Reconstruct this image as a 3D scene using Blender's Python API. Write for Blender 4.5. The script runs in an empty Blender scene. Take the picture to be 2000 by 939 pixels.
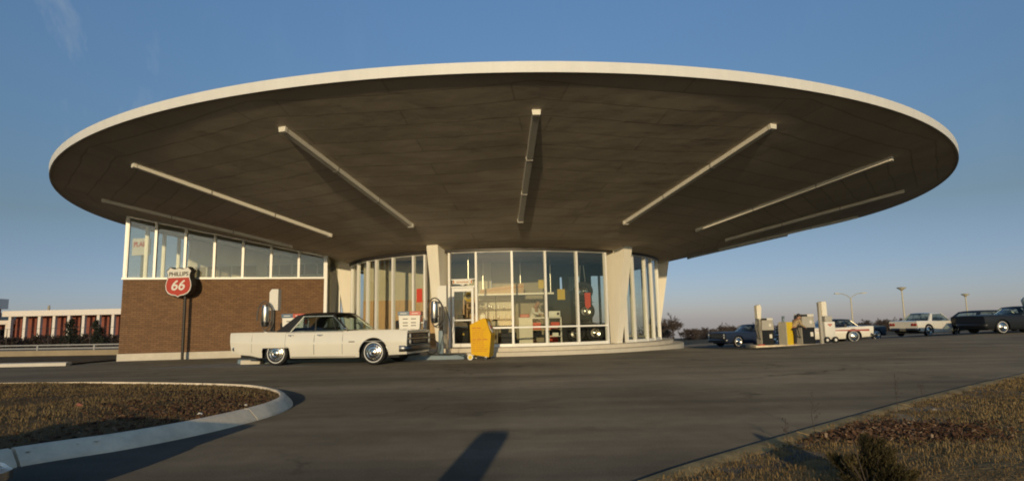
import bpy, bmesh, math, random
from mathutils import Vector, Matrix, noise
R_ = math.radians
sc = bpy.context.scene
COL = sc.collection
random.seed(7)
# ------------------------------------------------------------------ camera, sky, sun, exposure
EYE = 1.05
cam_d = bpy.data.cameras.new('camera'); cam = bpy.data.objects.new('camera', cam_d); COL.objects.link(cam)
cam_d.sensor_width = 36; cam_d.lens = 36 * 1200 / 2000
cam_d.clip_start = .05; cam_d.clip_end = 12000
cam.location = (0, 0, EYE)
cam.matrix_world = (Matrix.Translation((0, 0, EYE)) @ Matrix.Rotation(R_(90 + 7.72), 4, 'X') @ Matrix.Rotation(R_(-1.23), 4, 'Z'))
sc.camera = cam
SUN_EL, SUN_AZ = 9.8, -3.5          # azimuth of the sun as seen from the canopy centre: 0 = towards the camera, minus = left
sun_vec = Vector((math.sin(R_(SUN_AZ)) * math.cos(R_(SUN_EL)), -math.cos(R_(SUN_AZ)) * math.cos(R_(SUN_EL)), math.sin(R_(SUN_EL))))
sl = bpy.data.lights.new('sun', 'SUN'); sl.energy = 2.65; sl.angle = R_(.53); sl.color = (1, .79, .47)
so = bpy.data.objects.new('sun', sl); COL.objects.link(so)
so.rotation_euler = (-sun_vec).to_track_quat('-Z', 'Y').to_euler()
w = bpy.data.worlds.new('World'); sc.world = w; w.use_nodes = True
wn = w.node_tree; wn.nodes.clear()
wo = wn.nodes.new('ShaderNodeOutputWorld'); wb = wn.nodes.new('ShaderNodeBackground'); ws = wn.nodes.new('ShaderNodeTexSky')
ws.sky_type = 'NISHITA'; ws.sun_disc = False; ws.sun_elevation = R_(SUN_EL)
ws.sun_rotation = math.atan2(sun_vec.x, sun_vec.y)
ws.air_density = 1.0; ws.dust_density = .35; ws.ozone_density = 3.0; ws.altitude = 150
wb.inputs['Strength'].default_value = .145
# thin high cirrus, part of the sky
tc = wn.nodes.new('ShaderNodeTexCoord'); mp = wn.nodes.new('ShaderNodeMapping'); nz = wn.nodes.new('ShaderNodeTexNoise')
mp.inputs['Rotation'].default_value = (0, R_(25), R_(20)); mp.inputs['Scale'].default_value = (9, 3, 2.4)
nz.inputs['Scale'].default_value = 1.6; nz.inputs['Detail'].default_value = 7; nz.inputs['Roughness'].default_value = .62
cr = wn.nodes.new('ShaderNodeValToRGB'); cr.color_ramp.elements[0].position = .56; cr.color_ramp.elements[1].position = .85
cr.color_ramp.elements[1].color = (.45, .45, .45, 1)
cdir = Vector((-.565, .75, .345)).normalized()
dp = wn.nodes.new('ShaderNodeVectorMath'); dp.operation = 'DOT_PRODUCT'; dp.inputs[1].default_value = cdir; wn.links.new(tc.outputs['Generated'], dp.inputs[0])
pm = wn.nodes.new('ShaderNodeMapRange'); pm.inputs['From Min'].default_value = .985; pm.inputs['From Max'].default_value = 1.0; pm.inputs['To Min'].default_value = .06; wn.links.new(dp.outputs['Value'], pm.inputs['Value'])
cm = wn.nodes.new('ShaderNodeMath'); cm.operation = 'MULTIPLY'; wn.links.new(pm.outputs[0], cm.inputs[1]); wn.links.new(cr.outputs[0], cm.inputs[0])
mx = wn.nodes.new('ShaderNodeMixRGB'); mx.blend_type = 'MIX'; mx.inputs[2].default_value = (3.6, 3.7, 3.9, 1)
L = wn.links.new
L(tc.outputs['Generated'], mp.inputs['Vector']); L(mp.outputs[0], nz.inputs['Vector']); L(nz.outputs['Fac'], cr.inputs[0])
sz = wn.nodes.new('ShaderNodeSeparateXYZ'); L(tc.outputs['Generated'], sz.inputs[0])
hz = wn.nodes.new('ShaderNodeValToRGB'); he = hz.color_ramp.elements       # dusty winter air: the low sky is dimmer and greyer than the clean model
he[0].position = 0; he[0].color = (.55, .55, .86, 1); he[1].position = .5; he[1].color = (1, 1, 1, 1)
q_ = he.new(.16); q_.color = (.63, .53, .5, 1); q_ = he.new(.3); q_.color = (.78, .74, .72, 1)
L(sz.outputs['Z'], hz.inputs[0])
mm = wn.nodes.new('ShaderNodeMixRGB'); mm.blend_type = 'MULTIPLY'; yr = wn.nodes.new('ShaderNodeMapRange'); yr.inputs['From Min'].default_value = -.5; yr.inputs['From Max'].default_value = .35; L(sz.outputs['Y'], yr.inputs['Value']); L(yr.outputs[0], mm.inputs[0]); L(ws.outputs[0], mm.inputs[1]); L(hz.outputs[0], mm.inputs[2])
L(cm.outputs[0], mx.inputs[0]); L(mm.outputs[0], mx.inputs[1]); L(mx.outputs[0], wb.inputs[0]); L(wb.outputs[0], wo.inputs[0])
sc.view_settings.view_transform = 'Standard'; sc.view_settings.look = 'None'; sc.view_settings.gamma = 1
sc.view_settings.exposure = 0.0; sc.view_settings.use_curve_mapping = False
sc.render.engine = 'CYCLES'; sc.cycles.max_bounces = 7; sc.cycles.transparent_max_bounces = 16
sc.cycles.caustics_reflective = False; sc.cycles.caustics_refractive = False; sc.cycles.sample_clamp_indirect = 4
sc.cycles.filter_width = 1.9

# ------------------------------------------------------------------ materials
def mat(name, col, rough=.6, metal=0, spec=.5, var=0., vscale=6., bump=0., bscale=40., coat=0., emit=None, warp=None):
    m = bpy.data.materials.new(name); m.use_nodes = True
    n = m.node_tree.nodes; l = m.node_tree.links; b = n['Principled BSDF']
    b.inputs['Base Color'].default_value = (*col, 1); b.inputs['Roughness'].default_value = rough
    b.inputs['Metallic'].default_value = metal; b.inputs['Specular IOR Level'].default_value = spec
    b.inputs['Coat Weight'].default_value = coat
    t = n.new('ShaderNodeTexCoord')
    if var:
        z = n.new('ShaderNodeTexNoise'); z.inputs['Scale'].default_value = vscale; z.inputs['Detail'].default_value = 6; z.inputs['Roughness'].default_value = .65
        if warp:
            q = n.new('ShaderNodeMapping'); q.inputs['Scale'].default_value = warp; l.new(t.outputs['Object'], q.inputs[0]); l.new(q.outputs[0], z.inputs['Vector'])
        else: l.new(t.outputs['Object'], z.inputs['Vector'])
        r = n.new('ShaderNodeMapRange'); r.inputs['From Min'].default_value = .3; r.inputs['From Max'].default_value = .7
        r.inputs['To Min'].default_value = 1 - var; r.inputs['To Max'].default_value = 1 + var
        l.new(z.outputs['Fac'], r.inputs['Value'])
        x = n.new('ShaderNodeVectorMath'); x.operation = 'SCALE'; x.inputs[0].default_value = col
        l.new(r.outputs[0], x.inputs['Scale']); l.new(x.outputs[0], b.inputs['Base Color'])
    if bump:
        z = n.new('ShaderNodeTexNoise'); z.inputs['Scale'].default_value = bscale; z.inputs['Detail'].default_value = 5; l.new(t.outputs['Object'], z.inputs['Vector'])
        u = n.new('ShaderNodeBump'); u.inputs['Strength'].default_value = bump; u.inputs['Distance'].default_value = .02
        l.new(z.outputs['Fac'], u.inputs['Height']); l.new(u.outputs[0], b.inputs['Normal'])
    if emit: b.inputs['Emission Color'].default_value = (*emit[0], 1); b.inputs['Emission Strength'].default_value = emit[1]
    return m
def glass_mat(name, tint=(.86, .9, .88), refl=1.0):
    m = bpy.data.materials.new(name); m.use_nodes = True
    n = m.node_tree.nodes; l = m.node_tree.links; n.clear()
    o = n.new('ShaderNodeOutputMaterial'); a = n.new('ShaderNodeBsdfTransparent'); a.inputs[0].default_value = (*tint, 1)
    g = n.new('ShaderNodeBsdfGlossy'); g.inputs['Roughness'].default_value = .015; g.inputs[0].default_value = (.95, .95, .95, 1)
    gm = n.new('ShaderNodeNewGeometry'); dt = n.new('ShaderNodeVectorMath'); dt.operation = 'DOT_PRODUCT'; l.new(gm.outputs['Normal'], dt.inputs[0]); l.new(gm.outputs['Incoming'], dt.inputs[1])
    def mt(op, a, b=0.):
        q = n.new('ShaderNodeMath'); q.operation = op; q.use_clamp = op != 'POWER'
        for i_, v in enumerate((a, b)):
            if isinstance(v, (int, float)): q.inputs[i_].default_value = v
            else: l.new(v, q.inputs[i_])
        return q.outputs[0]
    ab = n.new('ShaderNodeMath'); ab.operation = 'ABSOLUTE'; l.new(dt.outputs['Value'], ab.inputs[0])
    k = n.new('ShaderNodeMath'); k.operation = 'MULTIPLY_ADD'; k.inputs[1].default_value = .95 * refl; k.inputs[2].default_value = .045 * refl; k.use_clamp = True
    l.new(mt('POWER', mt('SUBTRACT', 1., ab.outputs[0]), 5.), k.inputs[0])
    x = n.new('ShaderNodeMixShader'); l.new(k.outputs[0], x.inputs[0]); l.new(a.outputs[0], x.inputs[1]); l.new(g.outputs[0], x.inputs[2]); l.new(x.outputs[0], o.inputs[0])
    return m
M = {}
M['white'] = mat('white_paint', (.76, .73, .66), .5, var=.03, vscale=3)
M['cream'] = mat('cream_paint', (.86, .8, .68), .7, var=.06, vscale=2.2, bump=.1, warp=(1, 1, .25))
M['fascia'] = mat('fascia_paint', (.76, .73, .66), .55, var=.05, vscale=1.1, warp=(3, 3, .3), bump=.05)
M['conc'] = mat('kerb_concrete', (.8, .67, .49), .85, var=.2, vscale=3, bump=.3, bscale=60)
M['pale_conc'] = mat('pale_concrete', (.62, .56, .46), .8, var=.08, vscale=3, bump=.15)
M['apron'] = mat('apron_concrete', (.24, .225, .2), .85, var=.18, vscale=1.2, bump=.2)
M['alu'] = mat('white_aluminium', (.87, .85, .8), .35, metal=.0)
M['chrome'] = mat('chrome', (.62, .59, .53), .22, metal=1)
M['steel'] = mat('brushed_steel', (.55, .53, .49), .3, metal=1, var=.06)
M['silver'] = mat('silver_grey_paint', (.46, .43, .37), .45, var=.08)
M['black'] = mat('black_paint', (.012, .012, .013), .45)
M['rubber'] = mat('tyre_rubber', (.014, .014, .014), .75)
M['hose'] = mat('grey_rubber_hose', (.09, .08, .07), .6)
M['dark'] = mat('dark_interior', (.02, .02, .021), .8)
M['brown_dark'] = mat('dark_brown_pole', (.03, .024, .019), .5)
M['red'] = mat('red_enamel', (.48, .055, .028), .4, var=.08)
M['redpaper'] = mat('red_paper', (.62, .06, .03), .7)
M['yellow'] = mat('yellow_enamel', (.74, .41, .005), .6, spec=.25, var=.07, vscale=5)
M['yellow2'] = mat('bright_yellow_paint', (.75, .52, .03), .45, var=.05)
M['yelpaper'] = mat('yellow_paper', (.65, .45, .06), .7)
M['orange'] = mat('orange_print', (.52, .17, .01), .6)
M['blue'] = mat('blue_enamel', (.07, .13, .2), .4)
M['bluegrey'] = mat('blue_grey_paint', (.16, .22, .26), .5, var=.1)
M['olive'] = mat('dark_lettering', (.06, .045, .025), .5)
M['wood'] = mat('tan_wood_panel', (.56, .33, .14), .5, var=.18, vscale=3, warp=(6, 6, .6))
M['beige'] = mat('beige_wall', (.62, .56, .44), .8, var=.04)
M['grey_wall'] = mat('grey_wall', (.36, .31, .23), .8, var=.06)
M['tile'] = mat('floor_tile', (.32, .29, .25), .4, var=.12, vscale=2)
M['glass'] = glass_mat('window_glass', (.91, .92, .88), .8)
M['car_glass'] = glass_mat('car_glass', (.62, .7, .67), 1.0)
M['skin'] = mat('skin', (.42, .22, .14), .55)
M['hair'] = mat('dark_hair', (.03, .02, .015), .6)
M['tan'] = mat('tan_cloth', (.42, .31, .18), .85, var=.1)
M['navy'] = mat('dark_trousers', (.025, .025, .03), .85)
M['whitecloth'] = mat('white_cloth', (.7, .68, .62), .85)
M['yelkerb'] = mat('yellow_kerb_paint', (.44, .28, .1), .85, var=.5, vscale=3.5, bump=.3)
M['bark'] = mat('bark', (.06, .045, .035), .9, var=.2)
M['twig'] = mat('bare_twigs', (.075, .055, .045), .9, var=.2)
M['evergreen'] = mat('evergreen_needles', (.022, .028, .018), .8, var=.3)
M['shrub'] = mat('olive_needles', (.034, .027, .013), .8, var=.35, vscale=20)
M['hedge'] = mat('brown_hedge_twigs', (.045, .03, .026), .9, var=.3)
M['redbrick'] = mat('red_brick_far', (.23, .07, .045), .85, var=.12, vscale=.6)
M['farwhite'] = mat('far_white_concrete', (.74, .66, .58), .8, var=.04)
M['tan_conc'] = mat('tan_concrete', (.3, .235, .15), .9, var=.15, vscale=.7)
M['galv'] = mat('galvanised_steel', (.42, .4, .38), .5, metal=.6)
M['lamp'] = mat('lamp_head_beige', (.5, .45, .33), .5)
M['windowdark'] = mat('dark_window', (.02, .02, .022), .15)
M['stone'] = mat('red_stone', (.3, .1, .06), .9, var=.2, vscale=30)
M['seat'] = mat('car_seat_vinyl', (.05, .05, .055), .6)

# asphalt: worn streaks along the drive, aggregate, oil
def asphalt():
    m = bpy.data.materials.new('asphalt'); m.use_nodes = True
    n = m.node_tree.nodes; l = m.node_tree.links; b = n['Principled BSDF']
    g = n.new('ShaderNodeNewGeometry')
    def nz(scale, sx, sy, rot, detail=6, rough=.6):
        q = n.new('ShaderNodeMapping'); q.inputs['Rotation'].default_value = (0, 0, rot); q.inputs['Scale'].default_value = (sx, sy, 1)
        z = n.new('ShaderNodeTexNoise'); z.inputs['Scale'].default_value = scale; z.inputs['Detail'].default_value = detail; z.inputs['Roughness'].default_value = rough
        l.new(g.outputs['Position'], q.inputs[0]); l.new(q.outputs[0], z.inputs['Vector']); return z
    def mr(src, a, b_, c, d):
        r = n.new('ShaderNodeMapRange'); r.inputs['From Min'].default_value = a; r.inputs['From Max'].default_value = b_
        r.inputs['To Min'].default_value = c; r.inputs['To Max'].default_value = d; l.new(src, r.inputs['Value']); return r.outputs[0]
    def mul(a, b_):
        k = n.new('ShaderNodeMath'); k.operation = 'MULTIPLY'; l.new(a, k.inputs[0]); l.new(b_, k.inputs[1]); return k.outputs[0]
    s1 = mr(nz(.5, .12, 1.0, R_(-33)).outputs['Fac'],   .32, .68, .76, 1.26)        # long tyre-worn streaks
    s2 = mr(nz(.35, 1, 1, 0, 5).outputs['Fac'], .3, .7, .74, 1.28)
    s3 = mr(nz(70, 1, 1, 0, 3, .8).outputs['Fac'], .3, .72, .62, 1.45)          # aggregate
    s4 = mr(nz(4, 1, 1, 0, 4).outputs['Fac'], .3, .7, .9, 1.1)
    sx = n.new('ShaderNodeSeparateXYZ'); l.new(g.outputs['Position'], sx.inputs[0])
    # soft shadow in front of the station, painted as darker asphalt on the left
    e = n.new('ShaderNodeMath'); e.operation = 'MULTIPLY_ADD'; e.inputs[1].default_value = .02; l.new(sx.outputs['Y'], e.inputs[0]); l.new(sx.outputs['X'], e.inputs[2])
    s5 = mr(e.outputs[0], -.12, .12, .9, 1.03)
    s6 = mr(nz(1.7, .04, 1.0, R_(-31), 3, .5).outputs['Fac'], .36, .64, .86, 1.13)     # fine tyre streaks
    s7 = mr(nz(.9, 1, 1, 0, 2, .4).outputs['Fac'], .66, .74, 1.0, .62)               # oil drips and damp patches
    v = mul(mul(mul(mul(s1, s2), mul(s3, s4)), s5), mul(s6, s7))
    wv = nz(1.3, 1, 1, 0, 5, .6); vm_ = n.new('ShaderNodeVectorMath'); vm_.operation = 'MULTIPLY_ADD'; vm_.inputs[1].default_value = (1.6, 1.6, 0); l.new(wv.outputs['Color'], vm_.inputs[0]); l.new(g.outputs['Position'], vm_.inputs[2])
    vo = n.new('ShaderNodeTexVoronoi'); vo.feature = 'DISTANCE_TO_EDGE'; vo.inputs['Scale'].default_value = .2; l.new(vm_.outputs[0], vo.inputs['Vector'])
    crk = mr(vo.outputs['Distance'], .0, .011, .45, 1.0); msk = mr(nz(.25, 1, 1, 0, 2).outputs['Fac'], .45, .55, 0., 1.)
    mk = n.new('ShaderNodeMapRange'); mk.inputs['To Min'].default_value = 1.; l.new(msk, mk.inputs['Value']); l.new(crk, mk.inputs['To Max'])
    v = mul(v, mk.outputs[0])
    x = n.new('ShaderNodeVectorMath'); x.operation = 'SCALE'; x.inputs[0].default_value = (.08, .071, .057)
    l.new(v, x.inputs['Scale']); l.new(x.outputs[0], b.inputs['Base Color'])
    b.inputs['Roughness'].default_value = .9; b.inputs['Specular IOR Level'].default_value = .15; b.inputs['Diffuse Roughness'].default_value = 1.0
    z = nz(90, 1, 1, 0, 4, .7); u = n.new('ShaderNodeBump'); u.inputs['Strength'].default_value = .35; u.inputs['Distance'].default_value = .006
    l.new(z.outputs['Fac'], u.inputs['Height']); l.new(u.outputs[0], b.inputs['Normal'])
    return m
M['asphalt'] = asphalt()
def soil(name, a, b2, c2):
    m = bpy.data.materials.new(name); m.use_nodes = True
    n = m.node_tree.nodes; l = m.node_tree.links; b = n['Principled BSDF']; g = n.new('ShaderNodeNewGeometry')
    z = n.new('ShaderNodeTexNoise'); z.inputs['Scale'].default_value = 2.2; z.inputs['Detail'].default_value = 9; z.inputs['Roughness'].default_value = .72
    l.new(g.outputs['Position'], z.inputs['Vector'])
    r = n.new('ShaderNodeValToRGB'); r.color_ramp.elements[0].position = .32; r.color_ramp.elements[0].color = (*a, 1)
    r.color_ramp.elements[1].position = .7; r.color_ramp.elements[1].color = (*c2, 1); e = r.color_ramp.elements.new(.5); e.color = (*b2, 1)
    l.new(z.outputs['Fac'], r.inputs[0]); l.new(r.outputs[0], b.inputs['Base Color']); b.inputs['Roughness'].default_value = .95; b.inputs['Specular IOR Level'].default_value = .1
    y = n.new('ShaderNodeTexNoise'); y.inputs['Scale'].default_value = 30; y.inputs['Detail'].default_value = 6; l.new(g.outputs['Position'], y.inputs['Vector'])
    u = n.new('ShaderNodeBump'); u.inputs['Strength'].default_value = .8; u.inputs['Distance'].default_value = .04; l.new(y.outputs['Fac'], u.inputs['Height']); l.new(u.outputs[0], b.inputs['Normal'])
    return m
M['soil'] = soil('dry_soil', (.07, .048, .026), (.13, .088, .046), (.19, .135, .07))
M['field'] = soil('far_field', (.09, .07, .045), (.13, .105, .065), (.17, .14, .09))
def toned(name, cols, rough=.9):
    m = bpy.data.materials.new(name); m.use_nodes = True
    n = m.node_tree.nodes; l = m.node_tree.links; b = n['Principled BSDF']
    a = n.new('ShaderNodeAttribute'); a.attribute_name = 'tone'; r = n.new('ShaderNodeValToRGB')
    els = r.color_ramp.elements
    while len(els) < len(cols): els.new(.5)
    for i, c in enumerate(cols): els[i].position = i / (len(cols) - 1); els[i].color = (*c, 1)
    l.new(a.outputs['Fac'], r.inputs[0]); l.new(r.outputs[0], b.inputs['Base Color']); b.inputs['Roughness'].default_value = rough; b.inputs['Specular IOR Level'].default_value = .15
    return m
M['drygrass'] = toned('dry_grass', [(.085, .052, .024), (.15, .098, .046), (.21, .145, .066), (.28, .2, .095)])
M['soil_light'] = soil('light_dry_soil', (.13, .082, .034), (.23, .15, .066), (.32, .22, .105))
M['drygrass_tan'] = toned('tan_dry_grass', [(.11, .066, .028), (.185, .12, .052), (.26, .178, .078), (.34, .25, .12)])
M['shrub_tones'] = toned('shrub_leaves', [(.016, .014, .008), (.035, .028, .012), (.06, .046, .018), (.11, .08, .035)])
M['chips'] = toned('bark_chips', [(.03, .016, .01), (.09, .045, .025), (.16, .09, .05), (.34, .24, .15)])
def brick():
    m = bpy.data.materials.new('brown_brick'); m.use_nodes = True
    n = m.node_tree.nodes; l = m.node_tree.links; b = n['Principled BSDF']
    t = n.new('ShaderNodeTexCoord'); s = n.new('ShaderNodeSeparateXYZ'); c = n.new('ShaderNodeCombineXYZ'); a = n.new('ShaderNodeMath'); a.operation = 'ADD'
    l.new(t.outputs['Object'], s.inputs[0]); l.new(s.outputs['X'], a.inputs[0]); l.new(s.outputs['Y'], a.inputs[1])
    l.new(a.outputs[0], c.inputs['X']); l.new(s.outputs['Z'], c.inputs['Y'])
    k = n.new('ShaderNodeTexBrick'); k.inputs['Scale'].default_value = 1; k.inputs['Brick Width'].default_value = .21; k.inputs['Row Height'].default_value = .0725
    k.inputs['Mortar Size'].default_value = .0075; k.inputs['Mortar Smooth'].default_value = .2; k.inputs['Bias'].default_value = 0
    k.inputs['Color1'].default_value = (.235, .125, .058, 1); k.inputs['Color2'].default_value = (.17, .088, .041, 1); k.inputs['Mortar'].default_value = (.085, .055, .034, 1)
    l.new(c.outputs[0], k.inputs['Vector'])
    z = n.new('ShaderNodeTexNoise'); z.inputs['Scale'].default_value = 1.3; z.inputs['Detail'].default_value = 7; l.new(t.outputs['Object'], z.inputs['Vector'])
    r = n.new('ShaderNodeMapRange'); r.inputs['From Min'].default_value = .3; r.inputs['From Max'].default_value = .7; r.inputs['To Min'].default_value = .92; r.inputs['To Max'].default_value = 1.07
    l.new(z.outputs['Fac'], r.inputs['Value']); x = n.new('ShaderNodeVectorMath'); x.operation = 'SCALE'; l.new(k.outputs['Color'], x.inputs[0]); l.new(r.outputs[0], x.inputs['Scale'])
    l.new(x.outputs[0], b.inputs['Base Color']); b.inputs['Roughness'].default_value = .85
    u = n.new('ShaderNodeBump'); u.invert = True; u.inputs['Strength'].default_value = .6; u.inputs['Distance'].default_value = .008; l.new(k.outputs['Fac'], u.inputs['Height']); l.new(u.outputs[0], b.inputs['Normal'])
    return m
M['brick'] = brick()
SECT = 20.9
def soffit():
    """painted underside cast on boards that run straight across each wedge between two light strips"""
    m = bpy.data.materials.new('board_marked_soffit'); m.use_nodes = True
    n = m.node_tree.nodes; l = m.node_tree.links; b = n['Principled BSDF']
    t = n.new('ShaderNodeTexCoord'); s = n.new('ShaderNodeSeparateXYZ'); l.new(t.outputs['Object'], s.inputs[0])
    def mth(op, a, b_=None, c=None):
        k = n.new('ShaderNodeMath'); k.operation = op
        for i, v in enumerate((a, b_, c)):
            if v is None: continue
            if isinstance(v, (int, float)): k.inputs[i].default_value = v
            else: l.new(v, k.inputs[i])
        return k.outputs[0]
    neg = mth('MULTIPLY', s.outputs['Y'], -1)
    ang = mth('ARCTAN2', s.outputs['X'], neg)
    rad = mth('SQRT', mth('ADD', mth('MULTIPLY', s.outputs['X'], s.outputs['X']), mth('MULTIPLY', s.outputs['Y'], s.outputs['Y'])))
    sec = mth('DIVIDE', mth('ADD', ang, R_(-2.8)), R_(SECT))
    fr = mth('SUBTRACT', mth('FRACT', mth('ADD', sec, 40)), .5)
    loc = mth('MULTIPLY', fr, R_(SECT))
    u = mth('MULTIPLY', rad, mth('COSINE', loc)); v = mth('MULTIPLY', rad, mth('SINE', loc))
    wz = n.new('ShaderNodeTexNoise'); wz.inputs['Scale'].default_value = .8; wz.inputs['Detail'].default_value = 4; l.new(t.outputs['Object'], wz.inputs['Vector'])
    u2 = mth('ADD', u, mth('MULTIPLY', mth('SUBTRACT', wz.outputs['Fac'], .5), .18))
    c = n.new('ShaderNodeCombineXYZ'); l.new(v, c.inputs['X']); l.new(u2, c.inputs['Y'])
    secid = mth('FLOOR', mth('ADD', sec, 40)); l.new(secid, c.inputs['Z'])
    k = n.new('ShaderNodeTexBrick'); k.inputs['Scale'].default_value = 1; k.inputs['Brick Width'].default_value = 4.9; k.inputs['Row Height'].default_value = .61
    k.inputs['Mortar Size'].default_value = .035; k.inputs['Mortar Smooth'].default_value = 1.0; k.inputs['Color1'].default_value = (.6, .53, .44, 1); k.inputs['Color2'].default_value = (.54, .475, .395, 1); k.inputs['Mortar'].default_value = (.43, .375, .305, 1)
    l.new(c.outputs[0], k.inputs['Vector'])
    z = n.new('ShaderNodeTexNoise'); z.inputs['Scale'].default_value = .5; z.inputs['Detail'].default_value = 8; z.inputs['Roughness'].default_value = .6; l.new(t.outputs['Object'], z.inputs['Vector'])
    r = n.new('ShaderNodeMapRange'); r.inputs['From Min'].default_value = .3; r.inputs['From Max'].default_value = .7; r.inputs['To Min'].default_value = .85; r.inputs['To Max'].default_value = 1.12; l.new(z.outputs['Fac'], r.inputs['Value'])
    x = n.new('ShaderNodeVectorMath'); x.operation = 'SCALE'; l.new(k.outputs['Color'], x.inputs[0]); l.new(r.outputs[0], x.inputs['Scale']); l.new(x.outputs[0], b.inputs['Base Color']); b.inputs['Roughness'].default_value = .9; b.inputs['Specular IOR Level'].default_value = .1
    saw = mth('FRACT', mth('DIVIDE', u2, .61))
    h = mth('ADD', mth('MULTIPLY', saw, -.014), mth('MULTIPLY', wz.outputs['Fac'], .045))
    bp = n.new('ShaderNodeBump'); bp.inputs['Strength'].default_value = .8; bp.inputs['Distance'].default_value = 1.0; l.new(h, bp.inputs['Height']); l.new(bp.outputs[0], b.inputs['Normal'])
    return m
M['soffit'] = soffit()

# ------------------------------------------------------------------ mesh helpers
class MB:
    def __init__(s): s.v = []; s.f = []; s.t = []
    def add(s, vs, fs, mtx=None, tone=None):
        o = len(s.v)
        s.v += [tuple(mtx @ Vector(p)) if mtx else tuple(p) for p in vs]
        s.f += [tuple(i + o for i in f) for f in fs]
        s.t += [tone if tone is not None else .5] * len(fs)
        return s
    def box(s, a, b, mtx=None, bev=0, top=None):
        (x0, y0, z0), (x1, y1, z1) = a, b
        if bev:
            bm = bmesh.new(); bmesh.ops.create_cube(bm, size=1)
            for p in bm.verts: p.co = Vector(((x0 + x1) / 2 + p.co.x * (x1 - x0), (y0 + y1) / 2 + p.co.y * (y1 - y0), (z0 + z1) / 2 + p.co.z * (z1 - z0)))
            bmesh.ops.bevel(bm, geom=bm.edges[:], offset=bev, segments=2, affect='EDGES', profile=.5)
            bm.verts.ensure_lookup_table(); s.add([p.co.copy() for p in bm.verts], [[p.index for p in f.verts] for f in bm.faces], mtx); bm.free(); return s
        vs = [(x0, y0, z0), (x1, y0, z0), (x1, y1, z0), (x0, y1, z0), (x0, y0, z1), (x1, y0, z1), (x1, y1, z1), (x0, y1, z1)]
        return s.add(vs, [(3, 2, 1, 0), (4, 5, 6, 7), (0, 1, 5, 4), (1, 2, 6, 5), (2, 3, 7, 6), (3, 0, 4, 7)], mtx)
    def hexa(s, vs, mtx=None):
        return s.add(vs, [(3, 2, 1, 0), (4, 5, 6, 7), (0, 1, 5, 4), (1, 2, 6, 5), (2, 3, 7, 6), (3, 0, 4, 7)], mtx)
    def bar(s, p, q, wd, dp=None, up=(0, 0, 1)):
        p = Vector(p); q = Vector(q); d = (q - p).normalized(); dp = dp or wd; u = Vector(up)
        if abs(d.dot(u)) > .98: u = Vector((1, 0, 0)) if abs(d.x) < .9 else Vector((0, 1, 0))
        a = d.cross(u).normalized() * wd / 2; b = a.cross(d).normalized() * dp / 2
        return s.hexa([p - a - b, p + a - b, p + a + b, p - a + b, q - a - b, q + a - b, q + a + b, q - a + b])
    def lathe(s, prof, seg=24, mtx=None, cap=True):
        vs = []; fs = []
        for r, z in prof:
            for i in range(seg): a = 2 * math.pi * i / seg; vs.append((r * math.cos(a), r * math.sin(a), z))
        for j in range(len(prof) - 1):
            for i in range(seg): k = (i + 1) % seg; fs.append((j * seg + i, j * seg + k, (j + 1) * seg + k, (j + 1) * seg + i))
        if cap:
            if prof[0][0] > 1e-4: fs.append(tuple(reversed(range(seg))))
            if prof[-1][0] > 1e-4: fs.append(tuple((len(prof) - 1) * seg + i for i in range(seg)))
        return s.add(vs, fs, mtx)
    def cyl(s, p, q, r, r2=None, seg=12):
        p = Vector(p); q = Vector(q); d = q - p
        m = Matrix.Translation(p) @ d.to_track_quat('Z', 'Y').to_matrix().to_4x4()
        return s.lathe([(r, 0), (r if r2 is None else r2, d.length)], seg, m)
    def tube(s, pts, r, seg=8, closed=False):
        pts = [Vector(p) for p in pts]; n = len(pts); vs = []; fs = []; up = Vector((.13, .21, .97))
        rr = r if isinstance(r, (list, tuple)) else [r] * n
        for i, p in enumerate(pts):
            a = pts[(i - 1) % n] if (closed or i) else p; b = pts[(i + 1) % n] if (closed or i < n - 1) else p
            d = (b - a).normalized(); x = d.cross(up)
            if x.length < .05: x = d.cross(Vector((1, 0, 0)))
            x.normalize(); y = x.cross(d)
            for k in range(seg): t = 2 * math.pi * k / seg; vs.append(p + (x * math.cos(t) + y * math.sin(t)) * rr[i])
        for i in range(n if closed else n - 1):
            j = (i + 1) % n
            for k in range(seg): q = (k + 1) % seg; fs.append((i * seg + k, i * seg + q, j * seg + q, j * seg + k))
        if not closed: fs.append(tuple(reversed(range(seg)))); fs.append(tuple((n - 1) * seg + k for k in range(seg)))
        return s.add(vs, fs)
    def prism(s, poly, y0, y1, mtx=None):
        """polygon in the local XZ plane, extruded along Y from y0 (front) to y1"""
        n = len(poly); vs = [(x, y0, z) for x, z in poly] + [(x, y1, z) for x, z in poly]
        fs = [tuple(range(n)), tuple(reversed(range(n, 2 * n)))] + [(i, i + n, (i + 1) % n + n, (i + 1) % n) for i in range(n)]
        return s.add(vs, fs, mtx)
    def grid(s, rows, mtx=None):
        nr = len(rows); nc = len(rows[0]); vs = [p for r in rows for p in r]
        return s.add(vs, [(i * nc + j, i * nc + j + 1, (i + 1) * nc + j + 1, (i + 1) * nc + j) for i in range(nr - 1) for j in range(nc - 1)], mtx)
    def build(s, name, m, parent=None, smooth=None, loc=None, label=None, kind=None, fix=True):
        me = bpy.data.meshes.new(name); me.from_pydata(s.v, [], s.f)
        if fix:
            bm = bmesh.new(); bm.from_mesh(me); bmesh.ops.recalc_face_normals(bm, faces=bm.faces); bm.to_mesh(me); bm.free()
        if any(t != .5 for t in s.t):
            at = me.attributes.new('tone', 'FLOAT', 'FACE'); at.data.foreach_set('value', s.t)
        me.materials.append(m if not isinstance(m, str) else M[m]); me.update()
        if smooth is not None:
            me.shade_smooth(); me.set_sharp_from_angle(angle=R_(smooth))
        o = bpy.data.objects.new(name, me); COL.objects.link(o)
        if parent: o.parent = parent
        if loc is not None: o.location = loc
        if label: o['label'] = label
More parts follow.
